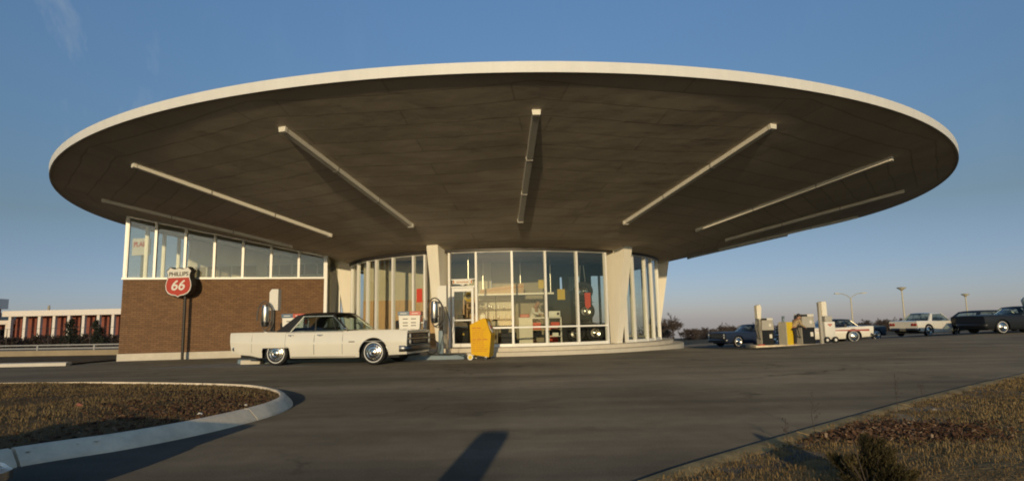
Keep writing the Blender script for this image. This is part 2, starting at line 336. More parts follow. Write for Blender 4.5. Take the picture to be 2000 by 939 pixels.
        if kind: o['kind'] = kind
        return o
def tag(o, label, cat, group=None):
    o['label'] = label; o['category'] = cat
    if group: o['group'] = group
    return o
def thing(name, label, cat, loc=(0, 0, 0), rz=0, group=None):
    o = bpy.data.objects.new(name, None); COL.objects.link(o); o.location = loc; o.rotation_euler = (0, 0, rz); o.empty_display_size = .2
    return tag(o, label, cat, group)
def dup(o, loc=None, rz=None, scale=None, label=None, parent=None, group=None):
    c = o.copy(); COL.objects.link(c)
    if parent: c.parent = parent
    if loc is not None: c.location = loc
    if rz is not None: c.rotation_euler.z = rz
    if scale is not None: c.scale = (scale,) * 3
    if label: c['label'] = label
    if group: c['group'] = group
    for ch in o.children: dup(ch, parent=c)
    return c
def text(name, body, size, m, parent, mtx, depth=.004, shear=0., bold=.0, sx=1.):
    cu = bpy.data.curves.new(name, 'FONT'); cu.body = body; cu.size = size; cu.align_x = 'CENTER'; cu.align_y = 'CENTER'
    cu.extrude = depth; cu.shear = shear; cu.offset = bold
    t = bpy.data.objects.new(name, cu); COL.objects.link(t)
    dg = bpy.context.evaluated_depsgraph_get(); me = bpy.data.meshes.new_from_object(t.evaluated_get(dg))
    bpy.data.objects.remove(t); bpy.data.curves.remove(cu)
    # text stands up in the local XZ plane facing -Y
    me.transform(mtx @ Matrix.Rotation(R_(90), 4, 'X') @ Matrix.Diagonal((sx, 1, 1, 1)))
    me.materials.clear(); me.materials.append(M[m]); me.name = name
    o = bpy.data.objects.new(name, me); COL.objects.link(o); o.parent = parent
    return o
def T(x, y, z): return Matrix.Translation((x, y, z))
def lerp(a, b, t): return a + (b - a) * t
def smooth(a, b, x):
    t = min(1, max(0, (x - a) / (b - a))); return t * t * (3 - 2 * t)
def table(tb, x):
    if x <= tb[0][0]: return tb[0][1]
    for (a, p), (b, q) in zip(tb, tb[1:]):
        if x <= b:
            t = (x - a) / (b - a); return lerp(p, q, t)
    return tb[-1][1]

# ------------------------------------------------------------------ ground
def gz(x, y):
    z = 0.
    d = -.614 * (x - 12) + .79 * (y - 23)
    if d > 0 and x > 4:
        z -= (.06 * min(d, 14) + .035 * max(0, min(d - 14, 110))) * smooth(5, 11, x)
    z -= .6 * smooth(36, 90, y) * smooth(6, -6, x)
    z -= .034 * max(0, y - 160)
    return z
def ticks(fine_a, fine_b, step, far_a, far_b, n=16):
    out = []
    for i in range(n, 0, -1): out.append(fine_a - (fine_a - far_a) * (i / n) ** 3)
    k = int((fine_b - fine_a) / step)
    out += [fine_a + i * step for i in range(k + 1)]
    for i in range(1, n + 1): out.append(fine_b + (far_b - fine_b) * (i / n) ** 3)
    return out
def sheet(name, xs, ys, m, dz=0, keep=None, kind='structure', fz=gz):
    idx = {}; vs = []; fs = []
    def vid(i, j):
        if (i, j) not in idx: idx[(i, j)] = len(vs); vs.append((xs[i], ys[j], fz(xs[i], ys[j]) + dz))
        return idx[(i, j)]
    for i in range(len(xs) - 1):
        for j in range(len(ys) - 1):
            if keep and not keep((xs[i] + xs[i + 1]) / 2, (ys[j] + ys[j + 1]) / 2): continue
            fs.append((vid(i, j), vid(i + 1, j), vid(i + 1, j + 1), vid(i, j + 1)))
    mb = MB(); mb.add(vs, fs); o = mb.build(name, m, smooth=60, kind=kind, fix=False); return o
sheet('ground', ticks(-60, 80, 4, -5000, 5000), ticks(-20, 180, 4, -400, 9000), 'field', dz=-.02)
sheet('asphalt_lot', [-70 + i for i in range(131)], [-25 + i for i in range(87)], 'asphalt', dz=0)

# concrete apron under the drive lane by the pump island (runs obliquely past the white car)
def poly_sheet(name, pts, m, dz):
    mb = MB(); mb.add([(x, y, gz(x, y) + dz) for x, y in pts], [tuple(range(len(pts)))]); return mb.build(name, m, kind='structure')
poly_sheet('concrete_apron', [(-10.6, 17.75), (-6.2, 17.55), (-2.3, 18.1), (-.6, 18.75), (-.6, 20.0), (-8.9, 20.6), (-9.8, 19.2)], 'apron', .004)

# ------------------------------------------------------------------ gas station
CX, CY, RR, HR, SL = -.195, 28.14, 17.0, 5.78, .21
def zroof(r): return HR - SL * (RR - max(r, 6.9))
def rad(x, y): return math.hypot(x - CX, y - CY)
def pol(az, r, z=0): a = R_(az); return Vector((CX + r * math.sin(a), CY - r * math.cos(a), z))
DX, DR = -.4, 6.85                    # the glass drum's own axis and radius
def dpol(az, r, z=0): a = R_(az); return Vector((DX + r * math.sin(a), CY - r * math.cos(a), z))
st = thing('service_station', 'round mid-century filling station with huge flying-saucer canopy, tapered columns, glass drum and brick wing', 'filling station', (CX, CY, 0))
def sp(mb, name, m, parent=None, **k):
    """build in world coordinates, then express relative to the station's base"""
    o = mb.build(name, m, **k)
    if parent is None or parent is st:
        o.data.transform(T(-CX, -CY, 0)); o.parent = st
    else:
        o.data.transform(parent_inv(parent)); o.parent = parent
    return o
def parent_inv(p):
    m = Matrix.Identity(4); q = p
    while q: m = Matrix.LocRotScale(q.location, q.rotation_euler, q.scale) @ m if True else m; q = q.parent
    return m.inverted()
SEG = 288
# canopy (underside in the board-marked material, local coordinates centred on the drum)
mb = MB(); mb.lathe([(0.01, zroof(0)), (3, zroof(3)), (6.9, zroof(6.9))] + [(r, zroof(r)) for r in (8, 9, 10, 11, 12, 13, 14, 15, 16, 16.98)], SEG, cap=False)
can = mb.build('canopy', 'soffit', parent=st, smooth=30)
mb = MB(); mb.lathe([(16.985, HR - .012), (17.03, HR - .012), (17.045, HR + .2), (16.97, HR + .225), (14, HR + .35), (.01, HR + .9)], SEG, cap=False)
mb.build('fascia', 'fascia', parent=can, smooth=30)
# strip lights radiating under the canopy
for i in range(-5, 12):
    az = 2.8 + SECT * i
    a = pol(az, 9.6); b = pol(az, 15.62); t = Vector((math.cos(R_(az)), math.sin(R_(az)), 0))
    mb = MB()
    def sec(p, r, ext=0):
        z = zroof(r) + .004
        return [p - t * (.085 + ext) + Vector((0, 0, z)), p + t * (.085 + ext) + Vector((0, 0, z)), p + t * (.072 + ext) + Vector((0, 0, z - .105 - ext)), p - t * (.072 + ext) + Vector((0, 0, z - .105 - ext))]
    mb.hexa(sec(a, 9.6) + sec(b, 15.62)); lf = sp(mb, 'light_strip', 'white')
    for r0, r1 in ((15.615, 15.7), (9.52, 9.605)):
        mb = MB(); mb.hexa(sec(pol(az, r0), r0, .01) + sec(pol(az, r1), r1, .01)); sp(mb, 'end_cap', 'white', lf)
    for r0 in (11.6, 13.6): mb = MB(); mb.hexa(sec(pol(az, r0), r0, .006) + sec(pol(az, r0 + .03), r0 + .03, .006)); sp(mb, 'joint_strap', 'galv', lf)
# columns: radial fins, wider and deeper at the head
for az in (-70, -18.4, 38.3, 88, 150, -138):
    a = R_(az); e = Vector((math.sin(a), -math.cos(a), 0)); t = Vector((math.cos(a), math.sin(a), 0)); c = Vector((DX, CY, 0))
    def ring(ri, ro, hw, z0, z1): return [c + e * ro - t * hw + Vector((0, 0, z1)), c + e * ro + t * hw + Vector((0, 0, z1)), c + e * ri + t * hw + Vector((0, 0, z0)), c + e * ri - t * hw + Vector((0, 0, z0))]
    mb = MB(); mb.hexa(ring(6.55, 6.86, .135, .2, .2) + ring(6.55, 7.5, .215, zroof(6.9) + .03, zroof(7.6) + .02))
    sp(mb, 'column', 'cream')
# plinth steps and floor
mb = MB(); mb.lathe([(7.78, -.3), (7.78, .135), (7.3, .14)], 160, T(DX, CY, 0)); sp(mb, 'step', 'pale_conc', smooth=30)
mb = MB(); mb.lathe([(7.36, .05), (7.36, .27), (6.85, .275), (.01, .275)], 160, T(DX, CY, 0)); sp(mb, 'plinth', 'pale_conc', smooth=30)
mb = MB(); mb.lathe([(6.77, .276), (6.77, .284), (.01, .284)], 96, T(DX, CY, 0)); sp(mb, 'office_floor', 'tile', smooth=30)
# soffit trim ring over the glass
mb = MB(); mb.lathe([(6.76, zroof(6.9) - .0), (6.92, zroof(6.9) + .03), (6.92, zroof(6.9) - .09), (6.76, zroof(6.9) - .09)], 160, T(DX, CY, 0), cap=False); sp(mb, 'head_rail', 'brown_dark', smooth=30)
# drum glazing
ZB, ZT = .28, zroof(6.9) - .05
def mull(az, wd=.075, z0=ZB, z1=ZT, r=6.84, dp=.13):
    mb = MB(); e = Vector((math.sin(R_(az)), -math.cos(R_(az)), 0))
    mb.bar(dpol(az, r, z0), dpol(az, r, z1), dp, wd, up=e) if False else mb.hexa([dpol(az, r, z0) + s1 * Vector((math.cos(R_(az)), math.sin(R_(az)), 0)) * wd / 2 + e * d for z0_ in (0,) for s1, d in ((-1, -dp / 2), (1, -dp / 2), (1, dp / 2), (-1, dp / 2))] +
        [dpol(az, r, z1) + s1 * Vector((math.cos(R_(az)), math.sin(R_(az)), 0)) * wd / 2 + e * d for s1, d in ((-1, -dp / 2), (1, -dp / 2), (1, dp / 2), (-1, dp / 2))])
    return sp(mb, 'mullion', 'alu')
def panel(a0, a1, z0, z1, r=6.84, th=.01):
    mb = MB(); p, q = dpol(a0, r, z0), dpol(a1, r, z0); e = (dpol((a0 + a1) / 2, 1) - dpol(0, 0)); e.z = 0; e.normalize()
    up = Vector((0, 0, z1 - z0)); mb.hexa([p, q, q - e * th, p - e * th, p + up, q + up, q - e * th + up, p - e * th + up]); return mb
def rail(a0, a1, z, h, r=6.84, dp=.1):
    return panel(a0, a1, z - h / 2, z + h / 2, r + dp / 2, dp)
def window(a0, a1, transom=True, low=ZB):
    fr = sp(rail(a0, a1, low + .05, .1), 'window', 'alu')
    sp(rail(a0, a1, ZT - .03, .06), 'window_head', 'alu', fr)
    if transom: sp(rail(a0, a1, .93, .055), 'transom_bar', 'alu', fr)
    g = panel(a0, a1, low + .09, ZT - .05); sp(g, 'pane', 'glass', fr)
azL = [-65, -57, -49.2, -43.9, -35.7, -27.5, -23.4]
azF = [-7.3, 3.1, 12.9, 22.9, 33.5]
azR = [42.0, 46.4, 54.7, 61.1, 72, 83]
azB = [93, 103, 113, 123, 133, 143, 151]; azC = [159, 169, 179, 189, 199, 209, 218]
for seq, tr in ((azL, False), (azF, True), (azR, False), (azB, False), (azC, False)):
    for a in seq: mull(a)
    for a, b in zip(seq, seq[1:]): window(a, b, tr)
# entrance door between the left column and the front windows
mull(-15.4); D0, D1 = -14.8, -7.8
mb = MB()
for s_ in (rail(D0, D1, ZT - .03, .06), rail(D0, D1, 2.36, .05), rail(D0, D1, 2.62, .03)): mb.add(s_.v, s_.f)
tw = sp(mb, 'transom_window', 'alu'); sp(panel(D0, D1, 2.64, ZT - .05), 'pane', 'glass', tw); sp(panel(D0, D1, 2.385, 2.6, 6.82), 'pane', 'glass', tw)
dc = dpol((D0 + D1) / 2, 6.88); drz = R_((D0 + D1) / 2); DM = T(dc.x, dc.y, 0) @ Matrix.Rotation(drz, 4, 'Z')
mb = MB(); mb.prism([(-.36, 2.57), (-.33, 2.6), (.33, 2.6), (.36, 2.57), (.36, 2.47), (.1, 2.45), (0, 2.4), (-.1, 2.45), (-.36, 2.47)], -.03, .0, DM); ts = sp(mb, 'door_sign', 'white')
mb = MB()
for x0, x1, z0, z1 in ((-.34, -.3, 2.48, 2.58), (.3, .34, 2.48, 2.58), (-.22, .22, 2.51, 2.535)): mb.box((x0, -.036, z0), (x1, -.029, z1), DM)
sp(mb, 'sign_ornament', 'orange', ts)
mb = MB()
for x0, x1, z0, z1 in ((-.39, -.31, .3, 2.32), (.31, .39, .3, 2.32), (-.31, .31, 2.2, 2.32), (-.31, .31, .3, .42)): mb.box((x0, -.03, z0), (x1, .03, z1), DM)
dr = sp(mb, 'door', 'alu'); mb = MB(); mb.box((-.31, -.006, .42), (.31, .006, 2.2), DM); sp(mb, 'pane', 'glass', dr)
mb = MB(); mb.box((-.31, -.07, 1.19), (.31, -.035, 1.235), DM); mb.box((-.31, -.04, 1.19), (-.29, -.01, 1.235), DM); mb.box((.29, -.04, 1.19), (.31, -.01, 1.235), DM); sp(mb, 'handle', 'alu', dr)
# office interior walls
mb = MB(); mb.box((-6.0, 24.7, 2.08), (-2.6, 24.82, 3.6)); mb.box((-2.72, 24.82, 2.08), (-2.6, 25.6, 3.6)); mb.box((-2.6, 25.48, 2.08), (-.9, 25.6, 3.6)); sp(mb, 'partition_wall', 'beige')
mb = MB(); mb.box((-6.0, 24.67, .284), (-2.57, 24.82, 2.08)); mb.box((-2.57, 25.45, .284), (-.9, 25.6, 2.08)); sp(mb, 'wood_wainscot', 'wood')
mb = MB(); mb.box((-.9, 25.9, .284), (1.25, 26.0, 3.62)); sp(mb, 'rear_partition', 'grey_wall')
mb = MB()
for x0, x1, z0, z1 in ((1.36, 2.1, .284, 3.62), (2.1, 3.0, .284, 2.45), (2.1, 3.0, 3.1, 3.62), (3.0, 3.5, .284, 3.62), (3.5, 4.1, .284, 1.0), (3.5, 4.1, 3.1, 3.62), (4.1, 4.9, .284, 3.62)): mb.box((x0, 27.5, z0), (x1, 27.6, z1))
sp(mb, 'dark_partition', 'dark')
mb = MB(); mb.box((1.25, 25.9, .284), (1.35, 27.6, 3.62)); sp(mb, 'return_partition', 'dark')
# brick wing
P0, P1, P2, P3 = Vector((-14.6, 22.96, 0)), Vector((-7.5, 24.6, 0)), Vector((-8.6, 30.6, 0)), Vector((-16.3, 30.9, 0))
SILL = 3.0
def wallframe(p, q):
    d = q - p; return Matrix.Translation(p) @ Matrix.Rotation(math.atan2(d.y, d.x), 4, 'Z'), d.length
def lbuild(mb, name, m, p, q, parent=None, **k):
    """parts whose local X runs along the wall"""
    F, _ = wallframe(p, q); o = mb.build(name, m, parent=parent or st, **k)
    if parent is None: o.matrix_local = T(-CX, -CY, 0) @ F
    return o
F01, L01 = wallframe(P0, P1); F03, L03 = wallframe(P3, P0); F12, L12 = wallframe(P1, P2); F23, L23 = wallframe(P2, P3)
for (p, q, Lw, fr) in ((P0, P1, L01, F01), (P3, P0, L03, F03)):
    mb = MB(); mb.box((0, 0, .26), (Lw, .25, SILL)); lbuild(mb, 'brick_wall', 'brick', p, q)
    mb = MB(); mb.box((-.03, -.035, -.4), (Lw + .03, .25, .258)); lbuild(mb, 'foundation', 'pale_conc', p, q)
    mb = MB(); mb.box((-.02, -.05, SILL + .001), (Lw + .02, .2, SILL + .07)); lbuild(mb, 'sill', 'alu', p, q)
    n = 7 if p is P0 else 4; xs = [Lw * i / n for i in range(n + 1)]
    def zt(x): w_ = fr @ Vector((x, .06, 0)); return zroof(rad(w_.x, w_.y))
    for x in xs:
        x_ = min(max(x, .04), Lw - .04); mb = MB(); mb.box((x_ - .045, -.02, SILL + .07), (x_ + .045, .12, zt(x_) + .01)); lbuild(mb, 'mullion', 'alu', p, q)
    for a, b in zip(xs, xs[1:]):
        mb = MB(); mb.hexa([(a, .0, zt(a) - .06), (b, .0, zt(b) - .06), (b, .09, zt(b) - .06), (a, .09, zt(a) - .06), (a, .0, zt(a) + .02), (b, .0, zt(b) + .02), (b, .09, zt(b) + .02), (a, .09, zt(a) + .02)])
        wi = lbuild(mb, 'window', 'alu', p, q)
        mb = MB(); mb.hexa([(a, .05, SILL + .06), (b, .05, SILL + .06), (b, .06, SILL + .06), (a, .06, SILL + .06), (a, .05, zt(a)), (b, .05, zt(b)), (b, .06, zt(b)), (a, .06, zt(a))])
        mb.build('pane', 'glass', parent=wi)
# glass strip from the wing's corner to the near column
pc = dpol(-70, 7.15)
mb = MB(); a = Vector((P1.x + .06, P1.y, 0)); b = Vector((pc.x - .1, pc.y - .1, 0))
for k in range(1):
    za, zb_ = zroof(rad(a.x, a.y)), zroof(rad(b.x, b.y)); n_ = Vector((0, .012, 0))
    mb.hexa([a + Vector((0, 0, .05)), b + Vector((0, 0, .05)), b + n_ + Vector((0, 0, .05)), a + n_ + Vector((0, 0, .05)), a + Vector((0, 0, za)), b + Vector((0, 0, zb_)), b + n_ + Vector((0, 0, zb_)), a + n_ + Vector((0, 0, za))])
fw = MB()
fw.bar((P1.x + .02, P1.y - .02, 0), (P1.x + .02, P1.y - .02, zroof(rad(P1.x, P1.y))), .12, .12); fw.bar((b.x, b.y, 0), (b.x, b.y, zb_), .06, .06); fw.bar(a + Vector((0, 0, 1.0)), b + Vector((0, 0, 1.0)), .06)
fo = sp(fw, 'corner_window', 'alu'); sp(mb, 'pane', 'glass', fo)
# wing rear wall with glazed overhead doors, roof-high side wall
mb = MB(); mb.box((0, 0, -.3), (L23, .2, 5.6)); lbuild(mb, 'rear_wall', 'cream', P2, P3)
mb = MB(); mb.box((0, 0, -.3), (L12, .2, 4.2)); lbuild(mb, 'side_wall', 'beige', P1 + Vector((.0, .5, 0)), P2)
F23i = F23
for k in range(2):
    mb = MB(); x0 = .5 + k * 3.7; mb.box((x0 - .06, .2, .24), (x0 + 3.2, .225, 4.35)); gd = lbuild(mb, 'garage_door', 'white', P2, P3)
    for r in range(6):
        for c in range(5):
            mb = MB(); mb.box((x0 + c * .64, .226, .3 + r * .68), (x0 + c * .64 + .55, .24, .3 + r * .68 + .5)); mb.build('door_panel', 'grey_wall', parent=gd)
# power outlet box on the brick wall
mb = MB(); mb.box((5.0, -.05, .83), (5.11, 0, .98), bev=.01); lbuild(mb, 'outlet_box', 'white', P0, P1)

# ------------------------------------------------------------------ shield sign on its pole
SX, SY = -12.5, 23.08
sg = thing('shield_sign', 'red and white shield-shaped oil company sign on dark pole before the brick wall', 'sign', (SX + .1, SY, 0), R_(-9))
half = [(0, -.60), (.10, -.545), (.26, -.52), (.40, -.46), (.5, -.34), (.535, -.18), (.51, -.02), (.455, .12), (.44, .23), (.47, .33), (.5, .38), (.43, .45), (.35, .525), (.27, .48), (.17, .455), (.08, .475), (0, .5)]
sh = half + [(-x, z) for x, z in reversed(half[1:-1])]
sh = [(x * 1.05, z * 1.03) for x, z in sh]
ZS = 2.9
SM = T(-.12, 0, ZS)
mb = MB(); mb.cyl((.07, .06, 0), (.07, .06, ZS + .2), .052); sg_pole = mb.build('pole', 'brown_dark', sg, smooth=40)
mb = MB(); mb.prism([(x * 1.0, z * 1.0) for x, z in sh], -.1, .16, SM); box = mb.build('sign_box', 'brown_dark', sg)
mb = MB(); mb.prism([(x * .955, z * .955 - .002) for x, z in sh], -.108, -.1, SM); mb.build('border', 'white', box)
def clip(poly, zc, keep_above):
    out = []
    for (a, b) in zip(poly, poly[1:] + poly[:1]):
        ia = (a[1] > zc) == keep_above; ib = (b[1] > zc) == keep_above
        if ia: out.append(a)
        if ia != ib: t = (zc - a[1]) / (b[1] - a[1]); out.append((lerp(a[0], b[0], t), zc))
    return out
inner = [(x * .9, z * .9 - .003) for x, z in sh]
mb = MB(); mb.prism(clip(inner, .13, False), -.112, -.108, SM); mb.build('red_field', 'red', box)
text('lettering', 'PHILLIPS', .21, 'olive', box, SM @ T(0, -.114, .265), .003, bold=.0035, sx=1.05)
text('number', '66', .52, 'white', box, SM @ T(-.02, -.118, -.17), .004, shear=.2, bold=.009, sx=1.12)

# sign panel on a post beyond the wing, seen through its corner glass
pl = thing('plaid_sign', 'white sign board with red lettering on a post, seen through the corner glass', 'sign', (-19.6, 32.2, 0), R_(-10))
mb = MB(); mb.box((-.52, -.05, 5.05), (.52, .05, 5.95)); bd = mb.build('board', 'white', pl)
mb = MB(); mb.cyl((0, .12, -.3), (0, .12, 5.9), .08); mb.build('post', 'bluegrey', pl, smooth=40)
text('lettering', 'PLAID', .36, 'red', bd, T(0, -.055, 5.62), .004, bold=.01, sx=.92)

# ------------------------------------------------------------------ forecourt: island, pumps, towers, carts
def island(name, label, x0, x1, y0, y1, z=.0, h=.15, m='bluegrey'):
    mb = MB(); mb.box((x0, y0, z - .2), (x1, y1, z + h), bev=.04); return tag(mb.build(name, m, smooth=40), label, 'kerb')
island('pump_island', 'low blue grey concrete pump island behind the white sedan', -8.6, -1.55, 19.35, 20.45, 0, .14)
mb = MB(); mb.box((-8.35, 19.0, -.05), (-7.75, 19.3, .13), bev=.03); tag(mb.build('parking_block', 'pale_conc', smooth=40), 'small pale concrete block on the ground behind the sedan\'s rear wheel', 'concrete block')
def small_pump(x, y, label):
    p = thing('fuel_pump', label, 'fuel pump', (x, y, .14), 0, 'fuel pumps on the near island')
    mb = MB(); mb.box((-.3, -.2, 0), (.3, .2, .72), bev=.02); mb.build('base_cabinet', 'bluegrey', p, smooth=40)
    mb = MB(); mb.prism([(-.31, .72), (.31, .72), (.345, 1.25), (-.345, 1.25)], -.23, .23); hd = mb.build('dial_housing', 'white', p)
    for cx in (-.13, .13):
        for z in (1.14, 1.02, .93): mb = MB(); mb.box((cx - .08, -.234, z - .014), (cx + .08, -.229, z + .014)); mb.build('dial_slot', 'olive', hd)
    for a, b, m_ in ((-.37, .0, 'blue'), (.0, .37, 'red')):
        mb = MB(); mb.box((a, -.25, 1.252), (b, .25, 1.38), bev=.008); bp_ = mb.build('top_panel', m_, p)
        mb = MB(); mb.box((a + .08, -.253, 1.305), (a + .28, -.249, 1.325)); mb.build('print_line', 'white', bp_)
    mb = MB(); mb.cyl((.34, 0, 1.0), (.44, 0, 1.03), .03); mb.build('nozzle_holder', 'steel', p, smooth=40)
    mb = MB(); mb.cyl((.42, -.05, .85), (.42, .02, 1.15), .028); nz_ = mb.build('nozzle', 'steel', p, smooth=40)
    mb = MB(); mb.tube([(.42, -.05, .85), (.47, -.08, .6), (.42, -.1, .3), (.36, -.06, .15), (.3, 0, .3)], .017, 6); mb.build('hose', 'rubber', p, smooth=60)
    mb = MB(); mb.box((.338, -.1, 1.05), (.36, .1, 1.2), bev=.008); mb.build('side_badge', 'red', p)
    mb = MB(); mb.lathe([(.06, 0), (.06, .22), (.03, .25)], 12, T(-.43, .02, .85)); mb.build('lamp_globe', 'dark', p, smooth=40)
    return p
small_pump(-3.33, 20.0, 'white fuel pump with blue and red top band behind the sedan\'s bonnet')
small_pump(-7.05, 20.0, 'white fuel pump with blue top band half hidden by the sedan\'s rear window')
def tower(x, y, label, flip=1):
    p = thing('air_water_tower', label, 'hose tower', (x, y, .14), R_(-6), 'hose towers on the near island')
    mb = MB(); mb.box((-.075, -.05, 0), (.075, .05, .75), bev=.01); mb.build('base_post', 'bluegrey', p, smooth=40)
    mb = MB(); mb.box((-.06, -.045, .75), (.06, .045, 1.55), bev=.01); mb.build('post', 'brown_dark', p, smooth=40)
    mb = MB(); mb.prism([(-.06, 1.5), (.2, 1.5), (.2, 2.17), (-.02, 2.17), (-.09, 2.08), (-.09, 1.75)], -.1, .1); mb.build('head_box', 'white', p)
    mb = MB(); mb.lathe([(.02, .98), (.105, 1.0), (.11, 1.02), (.11, 1.14)], 20, T(-.17, -.16, 0)); mb.build('reel_foot', 'black', p, smooth=40)
    mb = MB(); mb.lathe([(.113, 1.14), (.118, 1.16), (.118, 1.6), (.105, 1.66), (.06, 1.69), (.01, 1.695)], 24, T(-.17, -.16, 0)); mb.build('reel_cylinder', 'steel', p, smooth=40)
    mb = MB(); mb.bar((-.17, -.08, 1.62), (.02, -.04, 1.62), .09, .05); mb.build('bracket', 'black', p)
    mb = MB(); mb.bar((-.17, -.08, 1.2), (.0, -.04, 1.2), .05, .05); mb.build('bracket', 'black', p)
    mb = MB()
    pts = []
    for i in range(29):
        a = R_(200 - i * 300 / 28); pts.append((-.13 + .24 * math.cos(a), -.3 + .02 * math.sin(a * 3), 1.33 + .44 * math.sin(a)))
    mb.tube(pts, .022, 8)
    mb.tube([(-.05 + .22 * math.cos(R_(a)), -.27, 1.25 + .4 * math.sin(R_(a))) for a in range(150, -200, -14)], .016, 6)
    mb.build('hose', 'hose', p, smooth=60)
    mb = MB(); mb.tube([(.08, -.2, 1.0), (.12, -.22, .6), (.02, -.25, .25), (.0, -.3, .03), (.25, -.4, .02), (.5, -.45, .02), (.3, -.55, .02), (-.1, -.5, .02), (-.35, -.42, .02)] if flip > 0 else [(.08, -.2, 1.0), (.1, -.2, .5), (.02, -.25, .03)], .012, 6)
    if flip > 0:
        mb.tube([(.17, -.12, 1.5), (.34, -.16, 1.0), (.4, -.2, .4), (.36, -.3, .03), (.6, -.42, .02), (.95, -.5, -.08)], .011, 6)
        mb.tube([(-.2 + .2 * math.cos(R_(a)), -.42 - .01 * a / 90, .27 + .23 * math.sin(R_(a))) for a in range(0, 380, 20)], .012, 6)
    mb.build('trailing_hose', 'rubber', p, smooth=60)
tower(-2.32, 19.75, 'grey metal hose tower with white head box and coiled hose beside the left entrance column')
tower(-7.68, 19.75, 'metal hose tower with white head box and coiled hose behind the sedan\'s boot', -1)
# island kerb behind hoses (blue painted end)
# yellow rubbish / service cart
ct = thing('service_cart', 'tall yellow wheeled cart with orange print and a round white badge by the entrance', 'cart', (-1.02, 18.75, 0), R_(-8))
prof = [(x * .86, z * 1.02) for x, z in [(-.33, .16), (.3, .08), (.385, .72), (.2, 1.19), (.1, 1.215), (-.37, 1.03)]]
mb = MB(); mb.prism(prof, -.0, .74); body = mb.build('bin_body', 'yellow', ct)
mb = MB()
random.seed(3)
for i in range(13):
    z = .95 - i * .057; x = -.25
    if i in (0, 6): wds = [.12, .14, .16]; h = .03
    else: wds = [random.uniform(.04, .13) for _ in range(6)]; h = .014
    for wd in wds:
        if x + wd > (.23 if z < .7 else .15): break
        mb.box((x, -.004, z - h / 2), (x + wd, .0015, z + h / 2)); x += wd + .022
mb.build('printed_panel', 'orange', body)
up = Vector((.385 - .2, 0, .72 - 1.19)).normalized(); nrm = Vector((-up.z, 0, up.x)); 
BM = Matrix(((0, nrm.x * -1, -up.x, .252), (1, 0, 0, .37), (0, nrm.z * -1, -up.z, .974), (0, 0, 0, 1)))
mb = MB(); mb.prism([(.2 * math.cos(t * math.pi / 16), .2 * math.sin(t * math.pi / 16)) for t in range(32)], -.012, .01, BM); bdg = mb.build('badge', 'white', body)
text('badge_lettering', 'Vess', .16, 'red', bdg, BM @ T(0, -.016, 0), .003, bold=.006)
for y in (0, .73):
    mb = MB(); mb.cyl((-.31, y - .03, .085), (-.31, y + .03, .085), .085, seg=20); wh = mb.build('wheel', 'white', ct, smooth=40)
    mb = MB(); mb.cyl((-.31, y - .036, .085), (-.31, y - .03, .085), .058, seg=20); mb.build('wheel_disc', 'yellow2', wh, smooth=40)
    mb = MB(); mb.cyl((.15, y * .85 + .02, .04), (.15, y * .85 + .1, .04), .04); mb.build('caster', 'black', ct, smooth=40)
mb = MB(); mb.bar((-.31, .04, .1), (-.31, .69, .1), .04); mb.build('axle', 'steel', ct)
mb = MB(); mb.bar((.15, .05, .09), (.15, .7, .09), .06, .05); mb.build('caster_bar', 'steel', ct)

# far island on the right with two pumps, posts, yellow bin, white machine
ZI = gz(14, 31.5)
island('far_pump_island', 'low concrete island under the two pumps on the right', 12.0, 16.4, 31.0, 32.4, ZI + .0, .06, 'conc')
ZP = ZI + .06
def far_pump(x, y, label, s=1):
    p = thing('fuel_pump', label, 'fuel pump', (x, y, ZP), R_(20), 'fuel pumps on the far island'); p.scale = (s, s, s)
    mb = MB(); mb.prism([(-.36, 0), (.36, 0), (.37, .8), (-.37, .8)], -.24, .24); bc = mb.build('base_cabinet', 'black', p)
    mb = MB(); mb.box((-.39, -.2, 0), (-.36, .2, .8), bev=.01); mb.build('side_trim', 'silver', p)
    mb = MB(); mb.prism([(-.4, .78), (.4, .78), (.33, 1.3), (-.36, 1.3)], -.26, .26); mb.build('dial_housing', 'silver', p)
    mb = MB(); mb.box((-.34, -.27, 1.301), (.36, .27, 1.41), bev=.01); mb.build('top_panel', 'white', p)
    mb = MB(); mb.box((-.4, -.275, 1.3), (-.05, -.262, 1.4)); mb.build('top_band', 'dark', p)
    mb = MB(); mb.lathe([(.085, 0), (.085, .012)], 20, T(.14, -.262, 1.03) @ Matrix.Rotation(R_(90), 4, 'X')); bq = mb.build('dial', 'white', p)
    mb = MB(); mb.box((.08, -.262, .35), (.24, -.245, .56), bev=.02); mb.build('badge', 'white', p)
    mb = MB(); mb.tube([(-.45, -.05, 1.1), (-.55, -.1, .8), (-.5, -.15, .4), (-.4, -.1, .3)], .02, 6); mb.build('hose', 'rubber', p, smooth=60)
    return p
far_pump(12.72, 31.55, 'fuel pump with pale top and black base, left one on the far island', .95)
far_pump(14.85, 31.75, 'fuel pump with pale top and black base beside the stooping attendant', 1.06)
def post_sign(x, y, z1, label, wd=.24, hd=.55, side=1):
    p = thing('hose_post', label, 'hose tower', (x, y, ZP - .05), R_(15), 'hose posts on the far island')
    mb = MB(); mb.box((-.07, -.07, 0), (.07, .07, z1 - ZP - .1), bev=.01); mb.build('post', 'silver', p, smooth=40)
    mb = MB(); mb.prism([(-wd, z1 - ZP - hd), (.0, z1 - ZP - hd - .05), (wd * .4, z1 - ZP - .1), (0, z1 - ZP + .05), (-wd, z1 - ZP)], -.1, .1) if side < 0 else mb.box((.07, -.12, z1 - ZP - .8), (.07 + wd, .14, z1 - ZP - .06), bev=.02)
    mb.build('head_box', 'cream', p)
    return p
post_sign(12.45, 31.4, 1.75, 'slim hose post with pale rounded head left of the far pumps', .2, .65, -1)
